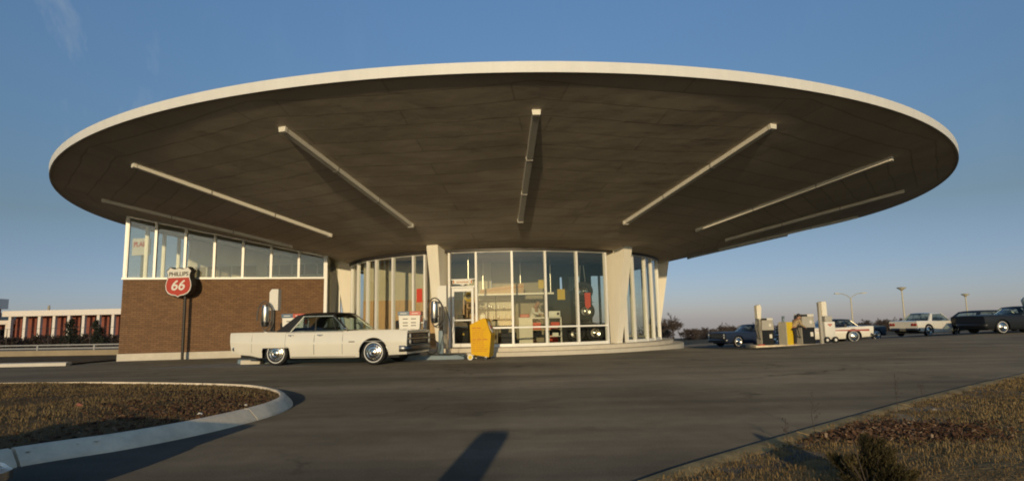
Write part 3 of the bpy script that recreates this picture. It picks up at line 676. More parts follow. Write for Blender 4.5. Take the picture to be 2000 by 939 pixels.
post_sign(15.55, 31.5, 1.95, 'tall pale hose post with square head box right of the far pumps', .3, .6, 1)
bn = thing('waste_bin', 'bright yellow upright bin between the two far pumps', 'bin', (13.68, 31.25, ZP), R_(28))
mb = MB(); mb.prism([(-.22, 0), (.24, 0), (.24, 1.12), (-.2, 1.12)], -.2, .25); mb.build('bin_body', 'yellow2', bn)
mb = MB(); mb.prism([(-.275, 0), (-.222, 0), (-.202, 1.1), (-.24, 1.1)], -.2, .25); mb.build('bin_side', 'silver', bn)
mb = MB(); mb.tube([(-.2, 0, 1.1), (-.16, 0, 1.3), (-.1, 0, 1.38), (-.24, 0, 1.38)], [.05, .07, .06, .03], 8); mb.build('towel_handle', 'bluegrey', bn, smooth=60)
wm = thing('service_trolley', 'white boxy service trolley with red mark beside the red-striped convertible', 'trolley', (16.25, 32.2, gz(16.25, 32.2)), R_(10))
mb = MB(); mb.box((-.3, -.2, .3), (.3, .25, 1.1), bev=.03); mb.build('cabinet', 'white', wm, smooth=40)
mb = MB(); mb.box((-.22, -.16, 1.1), (.2, .2, 1.38), bev=.03); mb.build('dial_box', 'silver', wm, smooth=40)
mb = MB(); mb.box((-.12, -.207, .92), (.12, -.199, .98)); mb.prism([(-.06, .9), (0, .84), (.06, .9)], -.207, -.2); mb.build('red_mark', 'red', wm)
for x in (-.24, .24):
    mb = MB(); mb.cyl((x, -.24, .17), (x, -.16, .17), .17, seg=18); wh = mb.build('wheel', 'rubber', wm, smooth=40)
    mb = MB(); mb.cyl((x, -.25, .17), (x, -.241, .17), .07, seg=14); mb.build('hub', 'white', wh, smooth=40)
    mb = MB(); mb.bar((x, -.1, .15), (x, -.1, .32), .04); mb.build('wheel_leg', 'white', wm)
mb = MB(); mb.box((-.16, -.13, 0), (.16, .13, .16), bev=.03); tag(mb.build('red_can', 'redpaper', loc=(12.35, 31.2, ZP - .12)), 'small red can on the ground by the left far pump', 'can')

# ------------------------------------------------------------------ people
def skin_mesh(name, verts, edges, radii, m, parent=None, sub=2, root=0):
    me = bpy.data.meshes.new(name); me.from_pydata(verts, edges, []); me.update()
    o = bpy.data.objects.new(name, me); COL.objects.link(o)
    sk = o.modifiers.new('skin', 'SKIN'); sk.use_smooth_shade = True
    d = me.skin_vertices[0].data
    for i, r in enumerate(radii): d[i].radius = (r, r) if not isinstance(r, tuple) else r; d[i].use_root = (i == root)
    sb = o.modifiers.new('sub', 'SUBSURF'); sb.levels = sub; sb.render_levels = sub
    dg = bpy.context.evaluated_depsgraph_get(); out = bpy.data.meshes.new_from_object(o.evaluated_get(dg))
    bpy.data.objects.remove(o); out.name = name; out.materials.clear(); out.materials.append(M[m])
    for p in out.polygons: p.use_smooth = True
    r = bpy.data.objects.new(name, out); COL.objects.link(r)
    if parent: r.parent = parent
    return r
def person(label, loc, rz, lean, top, legs, hair, armz):
    """standing figure facing +X locally; lean tips the trunk forward; armz = hand reach (x, z) for both hands"""
    hip = Vector((0, 0, .92)); c, s = math.cos(R_(lean)), math.sin(R_(lean))
    def up(h, f=0): return hip + Vector((s * h + c * f, 0, c * h - s * f))
    V = [hip, up(.16), up(.34), up(.47), up(.55), up(.62, .03), up(.72, .05), up(.80, .04)]; E = [(i, i + 1) for i in range(7)]
    Rd = [(.155, .12), (.14, .11), (.165, .12), (.12, .09), (.052, .052), (.075, .085), (.083, .095), (.05, .055)]
    jacket_v, trouser_v = [], []
    arms = []
    for sd in (-1, 1):
        b = len(V); sh_ = up(.46) + Vector((0, sd * .18, 0)); hand = Vector((armz[0], sd * .16, armz[1])); el = (sh_ + hand) / 2 + Vector((-.1, sd * .06, -.05))
        d = (hand - el).normalized(); wr = hand - d * .02
        V += [sh_, el, wr, wr + d * .07]; E += [(3, b), (b, b + 1), (b + 1, b + 2), (b + 2, b + 3)]; Rd += [.06, .045, .03, (.04, .022)]
        for k in range(5):
            off = Vector((0, (k - 2) * .019, 0)) if k else Vector((.0, -sd * .04, .0)); n = len(V); ln = (.055, .075, .082, .076, .06)[k]
            root = wr + d * (.08 if k else .035) + off
            V += [root, root + d * ln * .55 + Vector((0, 0, -.008)), root + d * ln + Vector((0, 0, -.03))]; E += [(b + 3 if k else b + 2, n), (n, n + 1), (n + 1, n + 2)]; Rd += [.011, .009, .008]
        arms.append((sh_, el, wr))
        b = len(V); hp = hip + Vector((0, sd * .09, -.03)); kn = Vector((.04, sd * .1, .49)); an = Vector((-.02, sd * .11, .09)); toe = Vector((.15, sd * .12, .035))
        V += [hp, kn, an, toe]; E += [(0, b), (b, b + 1), (b + 1, b + 2), (b + 2, b + 3)]; Rd += [.09, .06, .045, (.045, .03)]
    root = thing('person', label, 'person', loc, rz)
    bodyo = skin_mesh('body', V, E, Rd, 'skin', root)
    jv = [up(-.04), up(.16), up(.34), up(.46)]; je = [(0, 1), (1, 2), (2, 3)]; jr = [(.175, .14), (.16, .128), (.182, .138), (.13, .1)]
    for sh_, el, wr in arms:
        b = len(jv); jv += [sh_, el, el + (wr - el) * .9]; je += [(3, b), (b, b + 1), (b + 1, b + 2)]; jr += [.075, .06, .045]
    skin_mesh('jacket', jv, je, jr, top, root)
    tv = [hip + Vector((0, 0, .06))]; te = []; tr = [(.17, .135)]
    for sd in (-1, 1):
        b = len(tv); tv += [hip + Vector((0, sd * .095, -.06)), Vector((.04, sd * .1, .49)), Vector((-.02, sd * .11, .12))]; te += [(0, b), (b, b + 1), (b + 1, b + 2)]; tr += [.108, .078, .068]
    skin_mesh('trousers', tv, te, tr, legs, root)
    mb = MB(); hc = up(.735, .0)
    rows = []
    for i in range(7):
        ph = R_(-15 + i * 17.5); rows.append([hc + Vector((-.02 + .108 * math.cos(ph) * math.cos(2 * math.pi * j / 14), .098 * math.cos(ph) * math.sin(2 * math.pi * j / 14), .115 * math.sin(ph) + .02)) for j in range(15)])
    mb.grid(rows); mb.build('hair', hair, root, smooth=80)
    # face: eyes, nose, mouth, ears
    mb = MB(); fc = up(.71, .115)
    for sd in (-1, 1): mb.lathe([(.001, -.01), (.012, 0), (.001, .01)], 8, T(fc.x + .02, sd * .033, fc.z + .01))
    mb.box((fc.x + .01, -.03, fc.z - .075), (fc.x + .024, .03, fc.z - .065)); mb.build('eyes_and_mouth', 'dark', root)
    mb = MB(); mb.add([(fc.x + .012, -.015, fc.z - .04), (fc.x + .012, .015, fc.z - .04), (fc.x + .045, 0, fc.z - .038), (fc.x + .015, 0, fc.z + .015)], [(0, 1, 2), (0, 2, 3), (1, 3, 2), (0, 3, 1)])
    for sd in (-1, 1): mb.box((fc.x - .13, sd * .085 - .012, fc.z - .03), (fc.x - .09, sd * .085 + .012, fc.z + .03), bev=.01)
    mb.build('nose_and_ears', 'skin', root)
    return root
person('attendant in tan jacket and dark trousers stooping beside a far fuel pump', (14.0, 31.2, ZP - .1), R_(20), 38, 'tan', 'navy', 'hair', (.62, .95))
person('clerk in white shirt leaning over the counter inside the office', (.72, 24.7, .284), R_(-35), 22, 'whitecloth', 'navy', 'hair', (.52, 1.12))

# ------------------------------------------------------------------ things inside the glass office
cn = thing('shop_counter', 'white counter with a till below the clerk inside the office', 'counter', (.75, 24.0, .284))
mb = MB(); mb.box((-.55, 0, 0), (-.02, .5, .95), bev=.01); mb.build('cabinet', 'cream', cn)
mb = MB(); mb.box((-.62, -.03, .95), (1.1, .55, 1.0)); mb.build('counter_top', 'white', cn)
mb = MB(); mb.box((.5, .02, 0), (.56, .5, .5)); mb.build('upright', 'wood', cn)
mb = MB(); mb.box((-.018, .05, .501), (1.05, .5, .54)); mb.build('shelf', 'wood', cn)
for lo, hi, lab in (((.0, .1, .541), (.3, .4, .8), 'taller red carton on the shelf under the counter'), ((.6, .1, .541), (.95, .4, .72), 'flat red carton at the right end of the counter shelf'), ((.62, .1, .0), (.95, .4, .3), 'red carton on the floor below the counter shelf')):
    mb = MB(); mb.box(lo, hi, bev=.008); tag(mb.build('carton', 'redpaper', loc=(.75, 24.0, .284)), lab, 'carton')
mb = MB(); mb.box((.25, 24.15, 1.284), (.62, 24.4, 1.42), bev=.03); tag(mb.build('papers_tray', 'red'), 'red tray on the counter in front of the clerk', 'tray')
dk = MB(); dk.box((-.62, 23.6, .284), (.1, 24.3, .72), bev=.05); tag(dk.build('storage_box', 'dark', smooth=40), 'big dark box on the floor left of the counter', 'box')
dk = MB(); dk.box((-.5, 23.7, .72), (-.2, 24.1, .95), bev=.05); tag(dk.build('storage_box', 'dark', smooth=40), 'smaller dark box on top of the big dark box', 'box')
sf = thing('shelf_rack', 'steel shelf rack with pale backing inside the window right of the door', 'shelf', (-.75, 24.9, .284))
mb = MB(); mb.box((-.65, .25, .7), (.75, .28, 1.95)); mb.build('back_panel', 'beige', sf)
mb = MB()
for z in (.95, 1.35, 1.7): mb = MB(); mb.box((-.68, -.05, z), (.78, .25, z + .025)); mb.build('shelf', 'dark', sf)
for x in (-.68, .02, .76): mb = MB(); mb.box((x, -.076, 0), (x + .025, -.051, 1.98)); mb.build('upright', 'dark', sf)
random.seed(5); can_me = None
for z in (.975, 1.375):
    x = -.6
    while x < .68:
        h = random.choice((.16, .2)); nm = 'steel' if random.random() < .5 else 'cream'
        mb = MB(); mb.lathe([(.034, 0), (.036, .004), (.036, h - .004), (.034, h), (.001, h - .003)], 12)
        tag(mb.build('oil_can', nm, loc=(-.75 + x + .035, 24.98, .284 + z), smooth=50), 'small cylindrical can standing on the office shelf rack', 'can', 'cans lined up on the office shelf rack'); x += random.uniform(.1, .26)
cp = thing('display_canopy', 'tan wooden display fascia with red stripes hanging inside above the shelf rack', 'display', (-.3, 24.6, 2.25))
mb = MB(); mb.hexa([(-1.0, -.3, 0), (.72, -.3, .0), (.72, .3, .0), (-1.0, .3, 0), (-1.0, -.3, .16), (.72, -.3, .4), (.72, .3, .4), (-1.0, .3, .16)]); mb.build('fascia_board', 'wood', cp)
mb = MB(); mb.hexa([(-1.0, -.306, .08), (.72, -.306, .24), (.72, -.301, .24), (-1.0, -.301, .08), (-1.0, -.306, .1), (.72, -.306, .275), (.72, -.301, .275), (-1.0, -.301, .1)]); mb.build('red_stripe', 'orange', cp)
mb = MB(); mb.box((-1.1, -.35, -.07), (1.9, .3, -.005)); mb.build('ledge', 'galv', cp)
mb = MB()
for x in (-.9, .6, 1.8): mb = MB(); mb.cyl((x, 0, .0), (x, 0, 1.38), .012, seg=6); mb.build('hanger_rod', 'steel', cp)
cl = MB(); cl.lathe([(.16, 0), (.17, .03), (.15, .05)], 24, T(-1.62, 22.3, 2.05) @ Matrix.Rotation(R_(90), 4, 'X')); co = cl.build('wall_clock', 'yelpaper', smooth=40); tag(co, 'round yellow clock seen through the upper glass of the door', 'clock')
mb = MB(); mb.lathe([(.09, .051), (.09, .054)], 20, T(-1.62, 22.3, 2.05) @ Matrix.Rotation(R_(90), 4, 'X')); d_ = mb.build('clock_face', 'grey_wall', co)
mb = MB(); mb.cyl((-1.62, 22.32, 2.22), (-1.62, 22.32, 3.62), .01, seg=6); mb.build('hanger', 'steel', co)
vm = thing('vending_machine', 'dark upright machine seen through the lower door glass', 'machine', (-1.95, 23.4, .284))
mb = MB(); mb.box((-.3, 0, 0), (.25, .4, .85), bev=.03); mb.box((-.18, .05, .85), (.08, .35, 1.15), bev=.03); mb.build('cabinet', 'dark', vm, smooth=40)
mb = MB(); mb.lathe([(.04, 0), (.04, .01)], 12, T(.05, -.012, .42) @ Matrix.Rotation(R_(90), 4, 'X')); mb.build('dial', 'yelpaper', vm)
ms = thing('battery_tester', 'white test instrument on a two-shelf metal stand inside the right window', 'machine', (1.5, 22.7, .284))
mb = MB(); mb.box((-.22, -.15, .98), (.2, .15, 1.2), bev=.015); ti = mb.build('instrument', 'white', ms, smooth=40)
mb = MB(); mb.lathe([(.05, 0), (.05, .008)], 16, T(.12, -.155, 1.1) @ Matrix.Rotation(R_(90), 4, 'X')); mb.build('dial', 'dark', ti)
mb = MB()
for z in (.28, .6, .95): mb.box((-.25, -.17, z), (.24, .17, z + .025))
for x in (-.25, .21):
    for y in (-.17, .14): mb.box((x, y, 0), (x + .03, y + .03, .975))
mb.build('stand', 'white', ms)
mb = MB(); mb.box((-.15, -.12, .625), (.17, .1, .8), bev=.01); tag(mb.build('red_battery', 'redpaper', loc=(1.5, 22.7, .284)), 'red battery on the upper shelf of the white instrument stand', 'battery')
mb = MB(); mb.box((-.1, -.1, .305), (.12, .1, .42), bev=.01); tag(mb.build('white_carton', 'white', loc=(1.5, 22.7, .284)), 'small white carton on the lower shelf of the instrument stand', 'carton')
# tyre display: tyres standing in a wire rack, chrome caps
tyre_me = MB()
rt, wt = .36, .1
tprof = [(rt * .56, -.085), (rt * .66, -.105), (rt * .88, -.105), (rt * .97, -.085), (rt, -.05), (rt, .05), (rt * .97, .085), (rt * .88, .105), (rt * .66, .105), (rt * .56, .085)]
rk = thing('tyre_rack', 'upright wire rack holding display tyres inside the right window', 'rack', (2.62, 23.05, .284))
mb = MB()
for x in (-.3, .3): mb.cyl((x, .2, 0), (x * .2, .2, 2.9), .015, seg=6)
for z in (.75, 1.5): mb.tube([(-.34, .15, z), (.34, .15, z)], .015, 6); mb.tube([(-.34, -.15, z), (.34, -.15, z)], .015, 6)
mb.build('wire_frame', 'steel', rk)
first = None
for i, (x, y, z, lab) in enumerate(((2.62, 23.0, 2.2, 'black tyre with chrome cap, topmost on the window display rack'), (2.66, 23.0, 1.46, 'black tyre with chrome cap in the middle of the display rack'), (2.3, 22.9, .66, 'black tyre with chrome cap, lower left at the foot of the display'), (2.98, 23.0, .66, 'black tyre with chrome cap, lower right at the foot of the display'))):
    if first is None:
        t_ = thing('showroom_wheel', lab, 'tyre', (x, y, z), 0, 'tyres on display in the window'); first = t_
        mb = MB(); mb.lathe(tprof, 28, Matrix.Rotation(R_(90), 4, 'X'), cap=False); mb.build('tyre', 'rubber', t_, smooth=50)
        mb = MB(); mb.lathe([(rt * .58, .06), (rt * .5, .1), (rt * .3, .07), (rt * .12, .11), (.005, .115)], 24, Matrix.Rotation(R_(90), 4, 'X'), cap=False); mb.build('wheel_cap', 'chrome', t_, smooth=50)
    else: t_ = dup(first, (x, y, z), label=lab)
    t_.rotation_euler.z = R_((-8, 12, -20, 15)[i])
def poster(name, label, az, z0, z1, wd, m, r=6.7):
    c = dpol(az, r); mb = MB(); mb.box((-wd / 2, 0, z0), (wd / 2, .006, z1), T(c.x, c.y, 0) @ Matrix.Rotation(R_(az), 4, 'Z')); return tag(mb.build(name, m), label, 'poster')
poster('paper_notice', 'plain red paper notice on the glass left of the entrance column', -25.0, 1.88, 2.36, .24, 'redpaper', 6.93)
y1 = poster('paper_notice', 'yellow printed card hanging in the dark right-hand window', 20.2, 1.88, 2.26, .3, 'yelpaper', 6.2)
poster('paper_notice', 'yellow card on the glass beside a mullion, third front window', 12.3, 2.26, 2.56, .28, 'yelpaper', 6.7)
poster('paper_notice', 'small white card low on the glass just right of the door', -5.6, 1.22, 1.4, .14, 'white', 6.76)
rp = MB(); rp.prism([(-.1, 0), (0, -.09), (.1, 0), (.11, .5), (-.11, .5)], 0, .008, T(2.72, 22.55, 1.62)); tag(rp.build('paper_pennant', 'redpaper'), 'red pointed pennant hanging in front of the display tyres', 'pennant')

# ------------------------------------------------------------------ cars
def paint(name, col, rough=.28, coat=.6): return mat(name, col, rough, coat=coat, var=.035, vscale=1.6)
M['car_white'] = paint('cream_white_car_paint', (.76, .71, .6), .3, 1.0); M['vinyl'] = mat('black_vinyl_roof', (.016, .014, .013), .55, bump=.15, bscale=200)
M['car_navy'] = paint('dark_blue_car_paint', (.014, .024, .055), .5, .04); M['car_black'] = paint('black_car_paint', (.005, .006, .008), .5, .03); M['car_greyblue'] = paint('grey_blue_car_paint', (.045, .065, .085), .5, .05)
M['dull_shaded_chrome'] = mat('dull_shaded_chrome', (.16, .16, .17), .35, metal=1)
M['car_offwhite'] = paint('off_white_car_paint', (.78, .73, .62)); M['stripe'] = mat('red_stripe', (.35, .06, .04), .4); M['lens_red'] = mat('red_lens', (.35, .03, .015), .2); M['lamp_glass'] = mat('headlamp_glass', (.75, .74, .7), .12, coat=.8)
M['whitewall'] = mat('whitewall', (.72, .7, .66), .6); M['plate'] = mat('number_plate', (.6, .55, .4), .5)

class Car:
    """fuselage-sided saloon; local +X is forward, origin on the ground under the middle"""
    def __init__(s, name, label, loc, heading, Lc=5.57, Wc=1.96, body='car_white', roofm='vinyl', axles=(1.57, 4.59), rw=.355, style='sedan', detail=2, fin=0., belt=.955, roofz=1.49, sill=.215, group=None, nose=False, skirt=True):
        s.L, s.W, s.ax, s.rw, s.sill = Lc, Wc, axles, rw, sill
        s.root = thing(name, label, 'car', loc, heading, group)
        s.x0 = -Lc / 2; s.bm = body; s.detail = detail; s.skirt = skirt
        b = belt
        s.zb = [(0, b - .0 + fin), (.25, b + .005 + fin), (1.2, b + .0 + fin * .5), (2.0, b - .015), (3.6, b - .01), (4.4, b + .01), (Lc - .35, b + .01), (Lc - .02, b - .02)]
        s.zs = [(0, .37), (.18, .33), (.75, .29), (1.0, .235), (2, sill), (4.0, sill), (Lc - .6, .27), (Lc, .29)]
        s.zc = [(0, b - .03), (.2, b + .015), (1.2, b + .03), (3.6, b + .035), (4.4, b + .035), (Lc - .15, b + .01), (Lc, b - .02)]
        s.w = [(0, Wc / 2 * .93), (.3, Wc / 2 * .965), (1.2, Wc / 2), (4.3, Wc / 2), (Lc - .3, Wc / 2 * .975), (Lc, Wc / 2 * .955)]
        if nose: s.zb = [(0, b), (Lc - 2.2, b), (Lc - .9, b - .06), (Lc, b - .13)]; s.zc = [(0, b), (Lc - 2.2, b + .05), (Lc - .9, b - .02), (Lc, b - .11)]; s.zs = [(0, .2), (1, sill), (Lc - .5, sill), (Lc, .17)]
        if nose: s.w = s.w[:3] + [(Lc - 1.0, Wc / 2), (Lc - .5, Wc / 2 * .93), (Lc - .2, Wc / 2 * .84), (Lc, Wc / 2 * .7)]
        s.build_body(); s.greenhouse(style, roofz, roofm); s.wheels(); 
    def arch(s, x):
        z = 0
        xa, xf = s.ax
        d = abs(x - xf)
        R = s.rw + .075
        if d < R: z = max(z, s.rw * .95 + math.sqrt(R * R - d * d) - .02)
        d = abs(x - xa); R = s.rw + .09
        if d < R:
            q = s.rw + math.sqrt(R * R - d * d) - .02
            if s.skirt: q = min(q, .50)
            z = max(z, q)
        return z
    def low(s, x): return max(table(s.zs, x), s.arch(x))
    def yside(s, x, z):
        z0 = table(s.zs, x); z1 = table(s.zb, x); n = (z - z0) / (z1 - z0)
        return table(s.w, x) * table([(-.2, .93), (0, .952), (.1, .977), (.3, .992), (.56, 1.0), (.6, .994), (.8, .978), (.93, .958), (1.0, .935)], n)
    def shear(s, x, z):
        """ends lean: tail undercut, nose upright"""
        k = max(0, 1 - x / .7); f = max(0, (x - (s.L - .5)) / .5)
        return x - .0 + k * (.12 * (.95 - z)) - f * .03 * (.95 - z)
    def pt(s, x, z, sd, off=0): return (s.x0 + s.shear(x, z), sd * (s.yside(x, z) + off), z)
    def build_body(s):
        xs = set([0, s.L])
        n = int(s.L / .1)
        for i in range(n + 1): xs.add(round(s.L * i / n, 4))
        for a in s.ax:
            for i in range(-24, 25): xs.add(round(a + i * .02, 4))
        xs = sorted(x for x in xs if 0 <= x <= s.L)
        rows = []
        for x in xs:
            lo, hi = s.low(x), table(s.zb, x); zc = table(s.zc, x); row = []
            NZ = 11
            side = [s.pt(x, lerp(lo, hi, k / NZ), 1) for k in range(NZ + 1)]
            yt = side[-1][1]; xx = side[-1][0]
            top = [(xx, yt * .96, lerp(hi, zc, .25)), (xx, yt * .82, lerp(hi, zc, .7)), (xx, yt * .45, zc + .005), (xx, 0, zc + .012)]
            hf = side + top
            rows.append([(a, -b, c) for a, b, c in hf] + [(a, b, c) for a, b, c in reversed(hf[:-1])])
        mb = MB(); mb.grid(rows)
        nc = len(rows[0]); mb.f.append(tuple(range(nc))); mb.t.append(.5); o = (len(rows) - 1) * nc; mb.f.append(tuple(reversed(range(o, o + nc)))); mb.t.append(.5)
        s.body = mb.build('body', s.bm, s.root, smooth=28)
        mb = MB(); mb.box((s.x0 + .3, -s.W * .39, .2), (s.x0 + s.L - .3, s.W * .39, .62)); mb.build('underbody', 'dark', s.root)
    def patch(s, x0, x1, zf0, zf1, sd, off, name, m, parent=None, nx=14, nz=8):
        rows = []
        for i in range(nx + 1):
            x = lerp(x0, x1, i / nx); a = zf0(x) if callable(zf0) else zf0; b = zf1(x) if callable(zf1) else zf1
            rows.append([s.pt(x, lerp(a, b, k / nz), sd, off) for k in range(nz + 1)])
        back = [[(p[0], p[1] - sd * .012, p[2]) for p in r] for r in rows]
        mb = MB(); mb.grid(rows); mb.grid(back)
        n = (nx + 1) * (nz + 1); W_ = nz + 1
        ring = [i * W_ for i in range(nx + 1)] + [nx * W_ + k for k in range(1, nz + 1)] + [i * W_ + nz for i in range(nx - 1, -1, -1)] + [k for k in range(nz - 1, 0, -1)]
        for a, b in zip(ring, ring[1:] + ring[:1]): mb.f.append((a, b, b + n, a + n)); mb.t.append(.5)
        return mb.build(name, m, parent or s.root, smooth=30)
    def greenhouse(s, style, zr, roofm):
        x0 = s.x0; L = s.L; W2 = s.W / 2; bz = table(s.zb, 2.4) + .01
        yb = W2 * .90; yt = W2 * .70
        if style == 'sedan': g = dict(rb=1.27, rbs=1.51, cb=1.97, ab=3.78, wb=4.12, rt=2.13, rts=2.13, ct=2.29, at=3.22, wt=3.36)
        elif style == 'fastsedan': g = dict(rb=1.05, rbs=1.2, cb=1.5, ab=3.2, wb=3.5, rt=1.75, rts=1.75, ct=1.86, at=2.78, wt=2.84)
        elif style == 'wagon': g = dict(rb=.1, rbs=.12, cb=.35, ab=3.15, wb=3.5, rt=.5, rts=.5, ct=.62, at=2.75, wt=2.82)
        elif style in ('open', 'roadster'): g = dict(rb=0, rbs=0, cb=1.6, ab=2.75, wb=3.05, rt=0, rts=0, ct=0, at=2.3, wt=2.36)
        s.g = g
        def curve(xs_, xc, y, z, n=10, crown=.0): return [(x0 + xs_ + (xc - xs_) * (1 - (2 * i / n - 1) ** 2), y * (2 * i / n - 1), z + crown * (1 - (2 * i / n - 1) ** 2)) for i in range(n + 1)]
        wbz = bz + .02
        bot = curve(g['ab'], g['wb'], yb, wbz); top = curve(g['at'], g['wt'], yt, zr - .05, crown=.03)
        def glass(b_, t_, name, inset=.0):
            n = 5; rows = [[tuple(Vector(p).lerp(Vector(q), k / n)) for p, q in zip(b_, t_)] for k in range(n + 1)]; mb = MB(); mb.grid(rows); return mb.build(name, 'car_glass', s.root, smooth=60)
        if style == 'roadster':
            mb = MB(); mb.box((x0 + 1.15, -yb * .92, bz - .02), (x0 + 2.6, yb * .92, bz + .03), bev=.02); mb.build('tonneau_cover', 'vinyl', s.root, smooth=40); return
        glass(bot, top, 'windscreen')
        fr = MB()
        for sd in (-1, 1):
            pil = MB(); pil.tube([(x0 + g['ab'], sd * yb, wbz), (x0 + g['at'], sd * yt, zr - .05)], .022, 8); pil.build('front_pillar', 'chrome' if style == 'open' else (s.bm if s.detail < 2 else roofm), s.root, smooth=50)
        if style == 'open':
            fr.tube(top, .016, 8); fr.build('windscreen_frame', 'chrome', s.root, smooth=50)
            mb = MB(); mb.box((x0 + 1.15, -yb * .92, bz - .02), (x0 + 2.75, yb * .92, bz + .035)); mb.build('cockpit', 'dark', s.root)
            for x in (1.35, 2.05):
                for y in (-.36, .36): mb = MB(); mb.box((x0 + x, y - .28, bz), (x0 + x + .14, y + .28, bz + .2), bev=.05); mb.build('seat', 'seat', s.root, smooth=40)
            return
        rb_ = curve(g['rbs'], g['rb'], yb * .97, table(s.zb, g['rbs']) + .02); rt_ = curve(g['rts'], g['rt'], yt, zr - .06, crown=.03)
        glass(rb_, rt_, 'rear_window')
        # roof skin with rolled edges
        NX = 14; rows = []
        for i in range(NX + 1):
            t = i / NX; row = []
            for j in range(13):
                u = 2 * j / 12 - 1; xr = g['rts'] + (g['rt'] - g['rts']) * (1 - u * u) - .02; xf = g['at'] + (g['wt'] - g['at']) * (1 - u * u) + .02
                x = lerp(xr, xf, t); z = zr - .012 - .045 * (abs(2 * t - 1) ** 3) + .0 + .03 * (1 - abs(u) ** 2.4) - (.085 if abs(u) > .99 else 0)
                row.append((x0 + x, u * (yt + .015), z))
            rows.append(row)
        mb = MB(); mb.grid(rows); mb.grid([[(p[0], p[1] * .97, p[2] - .03) for p in r] for r in rows]); roof = mb.build('roof', roofm, s.root, smooth=50)
        # C pillars
        for sd in (-1, 1):
            q = [(x0 + g['rbs'] - .03, sd * yb * .985, table(s.zb, g['rbs']) + .0), (x0 + g['cb'], sd * yb, table(s.zb, g['cb']) + .0), (x0 + g['ct'], sd * (yt + .012), zr - .05), (x0 + g['rts'] - .05, sd * (yt + .012), zr - .06)]
            mb = MB(); mb.hexa([(a, b, c) for a, b, c in q] + [(a, b - sd * .06, c) for a, b, c in q]); mb.build('rear_pillar', roofm, s.root)
        fr.tube(top, .018, 6); fr.build('windscreen_frame', s.bm if s.detail < 2 else roofm, s.root, smooth=50)
        # side glass with chrome frames
        xm = lerp(g['cb'], g['ab'], .44); xmt = lerp(g['ct'], g['at'], .42); xv = lerp(g['cb'], g['ab'], .8); xvt = lerp(g['ct'], g['at'], .96)
        for sd in (-1, 1):
            def P(xb, xt, v): return Vector((x0 + lerp(xb, xt, v), sd * lerp(yb, yt + .004, v), lerp(bz - .005, zr - .1, v)))
            for a, at_, b, bt in ((g['cb'], g['ct'], xm, xmt), (xm, xmt, g['ab'], g['at'])):
                rows = [[P(a, at_, k / 4), P(b, bt, k / 4)] for k in range(5)]; mb = MB(); mb.grid(rows); mb.build('side_window', 'car_glass', s.root, smooth=60)
            mb = MB(); o = Vector((0, sd * .012, 0))
            mb.bar(P(g['cb'], g['ct'], 0) + o, P(g['cb'], g['ct'], 1) + o, .03, .03); mb.bar(P(g['cb'], g['ct'], 1) + o, P(g['ab'], g['at'], 1) + o, .022, .022); mb.bar(P(xm, xmt, 0) + o, P(xm, xmt, 1) + o, .03, .022)
            mb.bar(P(xv, xvt, 0) + o, P(xv, xvt, 1) + o, .016, .016); mb.bar(P(g['cb'], g['ct'], 0) + o, P(g['ab'], g['at'], 0) + o, .02, .02); mb.bar(P(g['ab'], g['at'], 0) + o, P(g['ab'], g['at'], 1) + o, .022, .022)
            mb.build('window_frame', 'chrome', s.root)
        # seats, wheel, dash
        for x in (1.75, 2.6): mb = MB(); mb.box((x0 + x, -yb * .82, .45), (x0 + x + .16, yb * .82, bz + .12), bev=.06); mb.box((x0 + x + .1, -yb * .81, .4), (x0 + x + .6, yb * .81, .62), bev=.05); mb.build('seat', 'seat', s.root, smooth=40)
        mb = MB(); mb.box((x0 + g['ab'] - .12, -yb * .9, .6), (x0 + g['ab'] + .2, yb * .9, bz + .03), bev=.04); ds = mb.build('dashboard', 'seat', s.root, smooth=40)
        mb = MB(); mb.tube([(x0 + g['ab'] - .28 - .07 * math.sin(a * math.pi / 10), .38 + .19 * math.cos(a * math.pi / 10), bz + .06 + .17 * math.sin(a * math.pi / 10)) for a in range(20)], .014, 6, closed=True); mb.tube([(x0 + g['ab'] - .28, .38, bz + .06), (x0 + g['ab'] - .1, .38, bz)], .02, 6); mb.build('steering_wheel', 'seat', s.root, smooth=60)
        mb = MB(); mb.box((x0 + g['wt'] - .06, -.1, zr - .17), (x0 + g['wt'] - .03, .1, zr - .1), bev=.01); mb.bar((x0 + g['wt'] - .04, 0, zr - .1), (x0 + g['wt'] - .06, 0, zr - .03), .015); mb.build('rear_view_mirror', 'seat', s.root, smooth=40)
    def wheels(s):
        r = s.rw
        for a in s.ax:
            for sd in (-1, 1):
                y = sd * (s.W / 2 - .115); MX = T(s.x0 + a, y, r) @ Matrix.Rotation(R_(-90 * sd), 4, 'X')
                prof = [(r * .6, -.08), (r * .72, -.098), (r * .9, -.095), (r * .98, -.075), (r, -.05), (r, .05), (r * .98, .075), (r * .9, .095), (r * .72, .098), (r * .6, .08)]
                mb = MB(); mb.lathe(prof, 36, MX, cap=False); mb.lathe([(r * .62, .0), (.01, .0)], 24, MX, cap=False); wh = mb.build('wheel', 'rubber', s.root, smooth=50)
                mb = MB(); mb.lathe([(r * .725, .0975), (r * .735, .1005), (r * .785, .0999), (r * .795, .096)], 36, MX, cap=False); mb.build('whitewall', 'whitewall', wh, smooth=50)
                mb = MB(); mb.lathe([(r * .635, .06), (r * .63, .09), (r * .55, .1), (r * .48, .085), (r * .42, .1), (r * .3, .105), (r * .22, .09), (r * .2, .115), (r * .1, .128), (.004, .13)], 36, MX, cap=False)
                if s.detail > 1:
                    for k in range(20): t = 2 * math.pi * k / 20; mb.bar(MX @ Vector((r * .43 * math.cos(t), r * .43 * math.sin(t), .104)), MX @ Vector((r * .6 * math.cos(t + .1), r * .6 * math.sin(t + .1), .1)), .012, .008)
                mb.build('hubcap', 'chrome', wh, smooth=30)
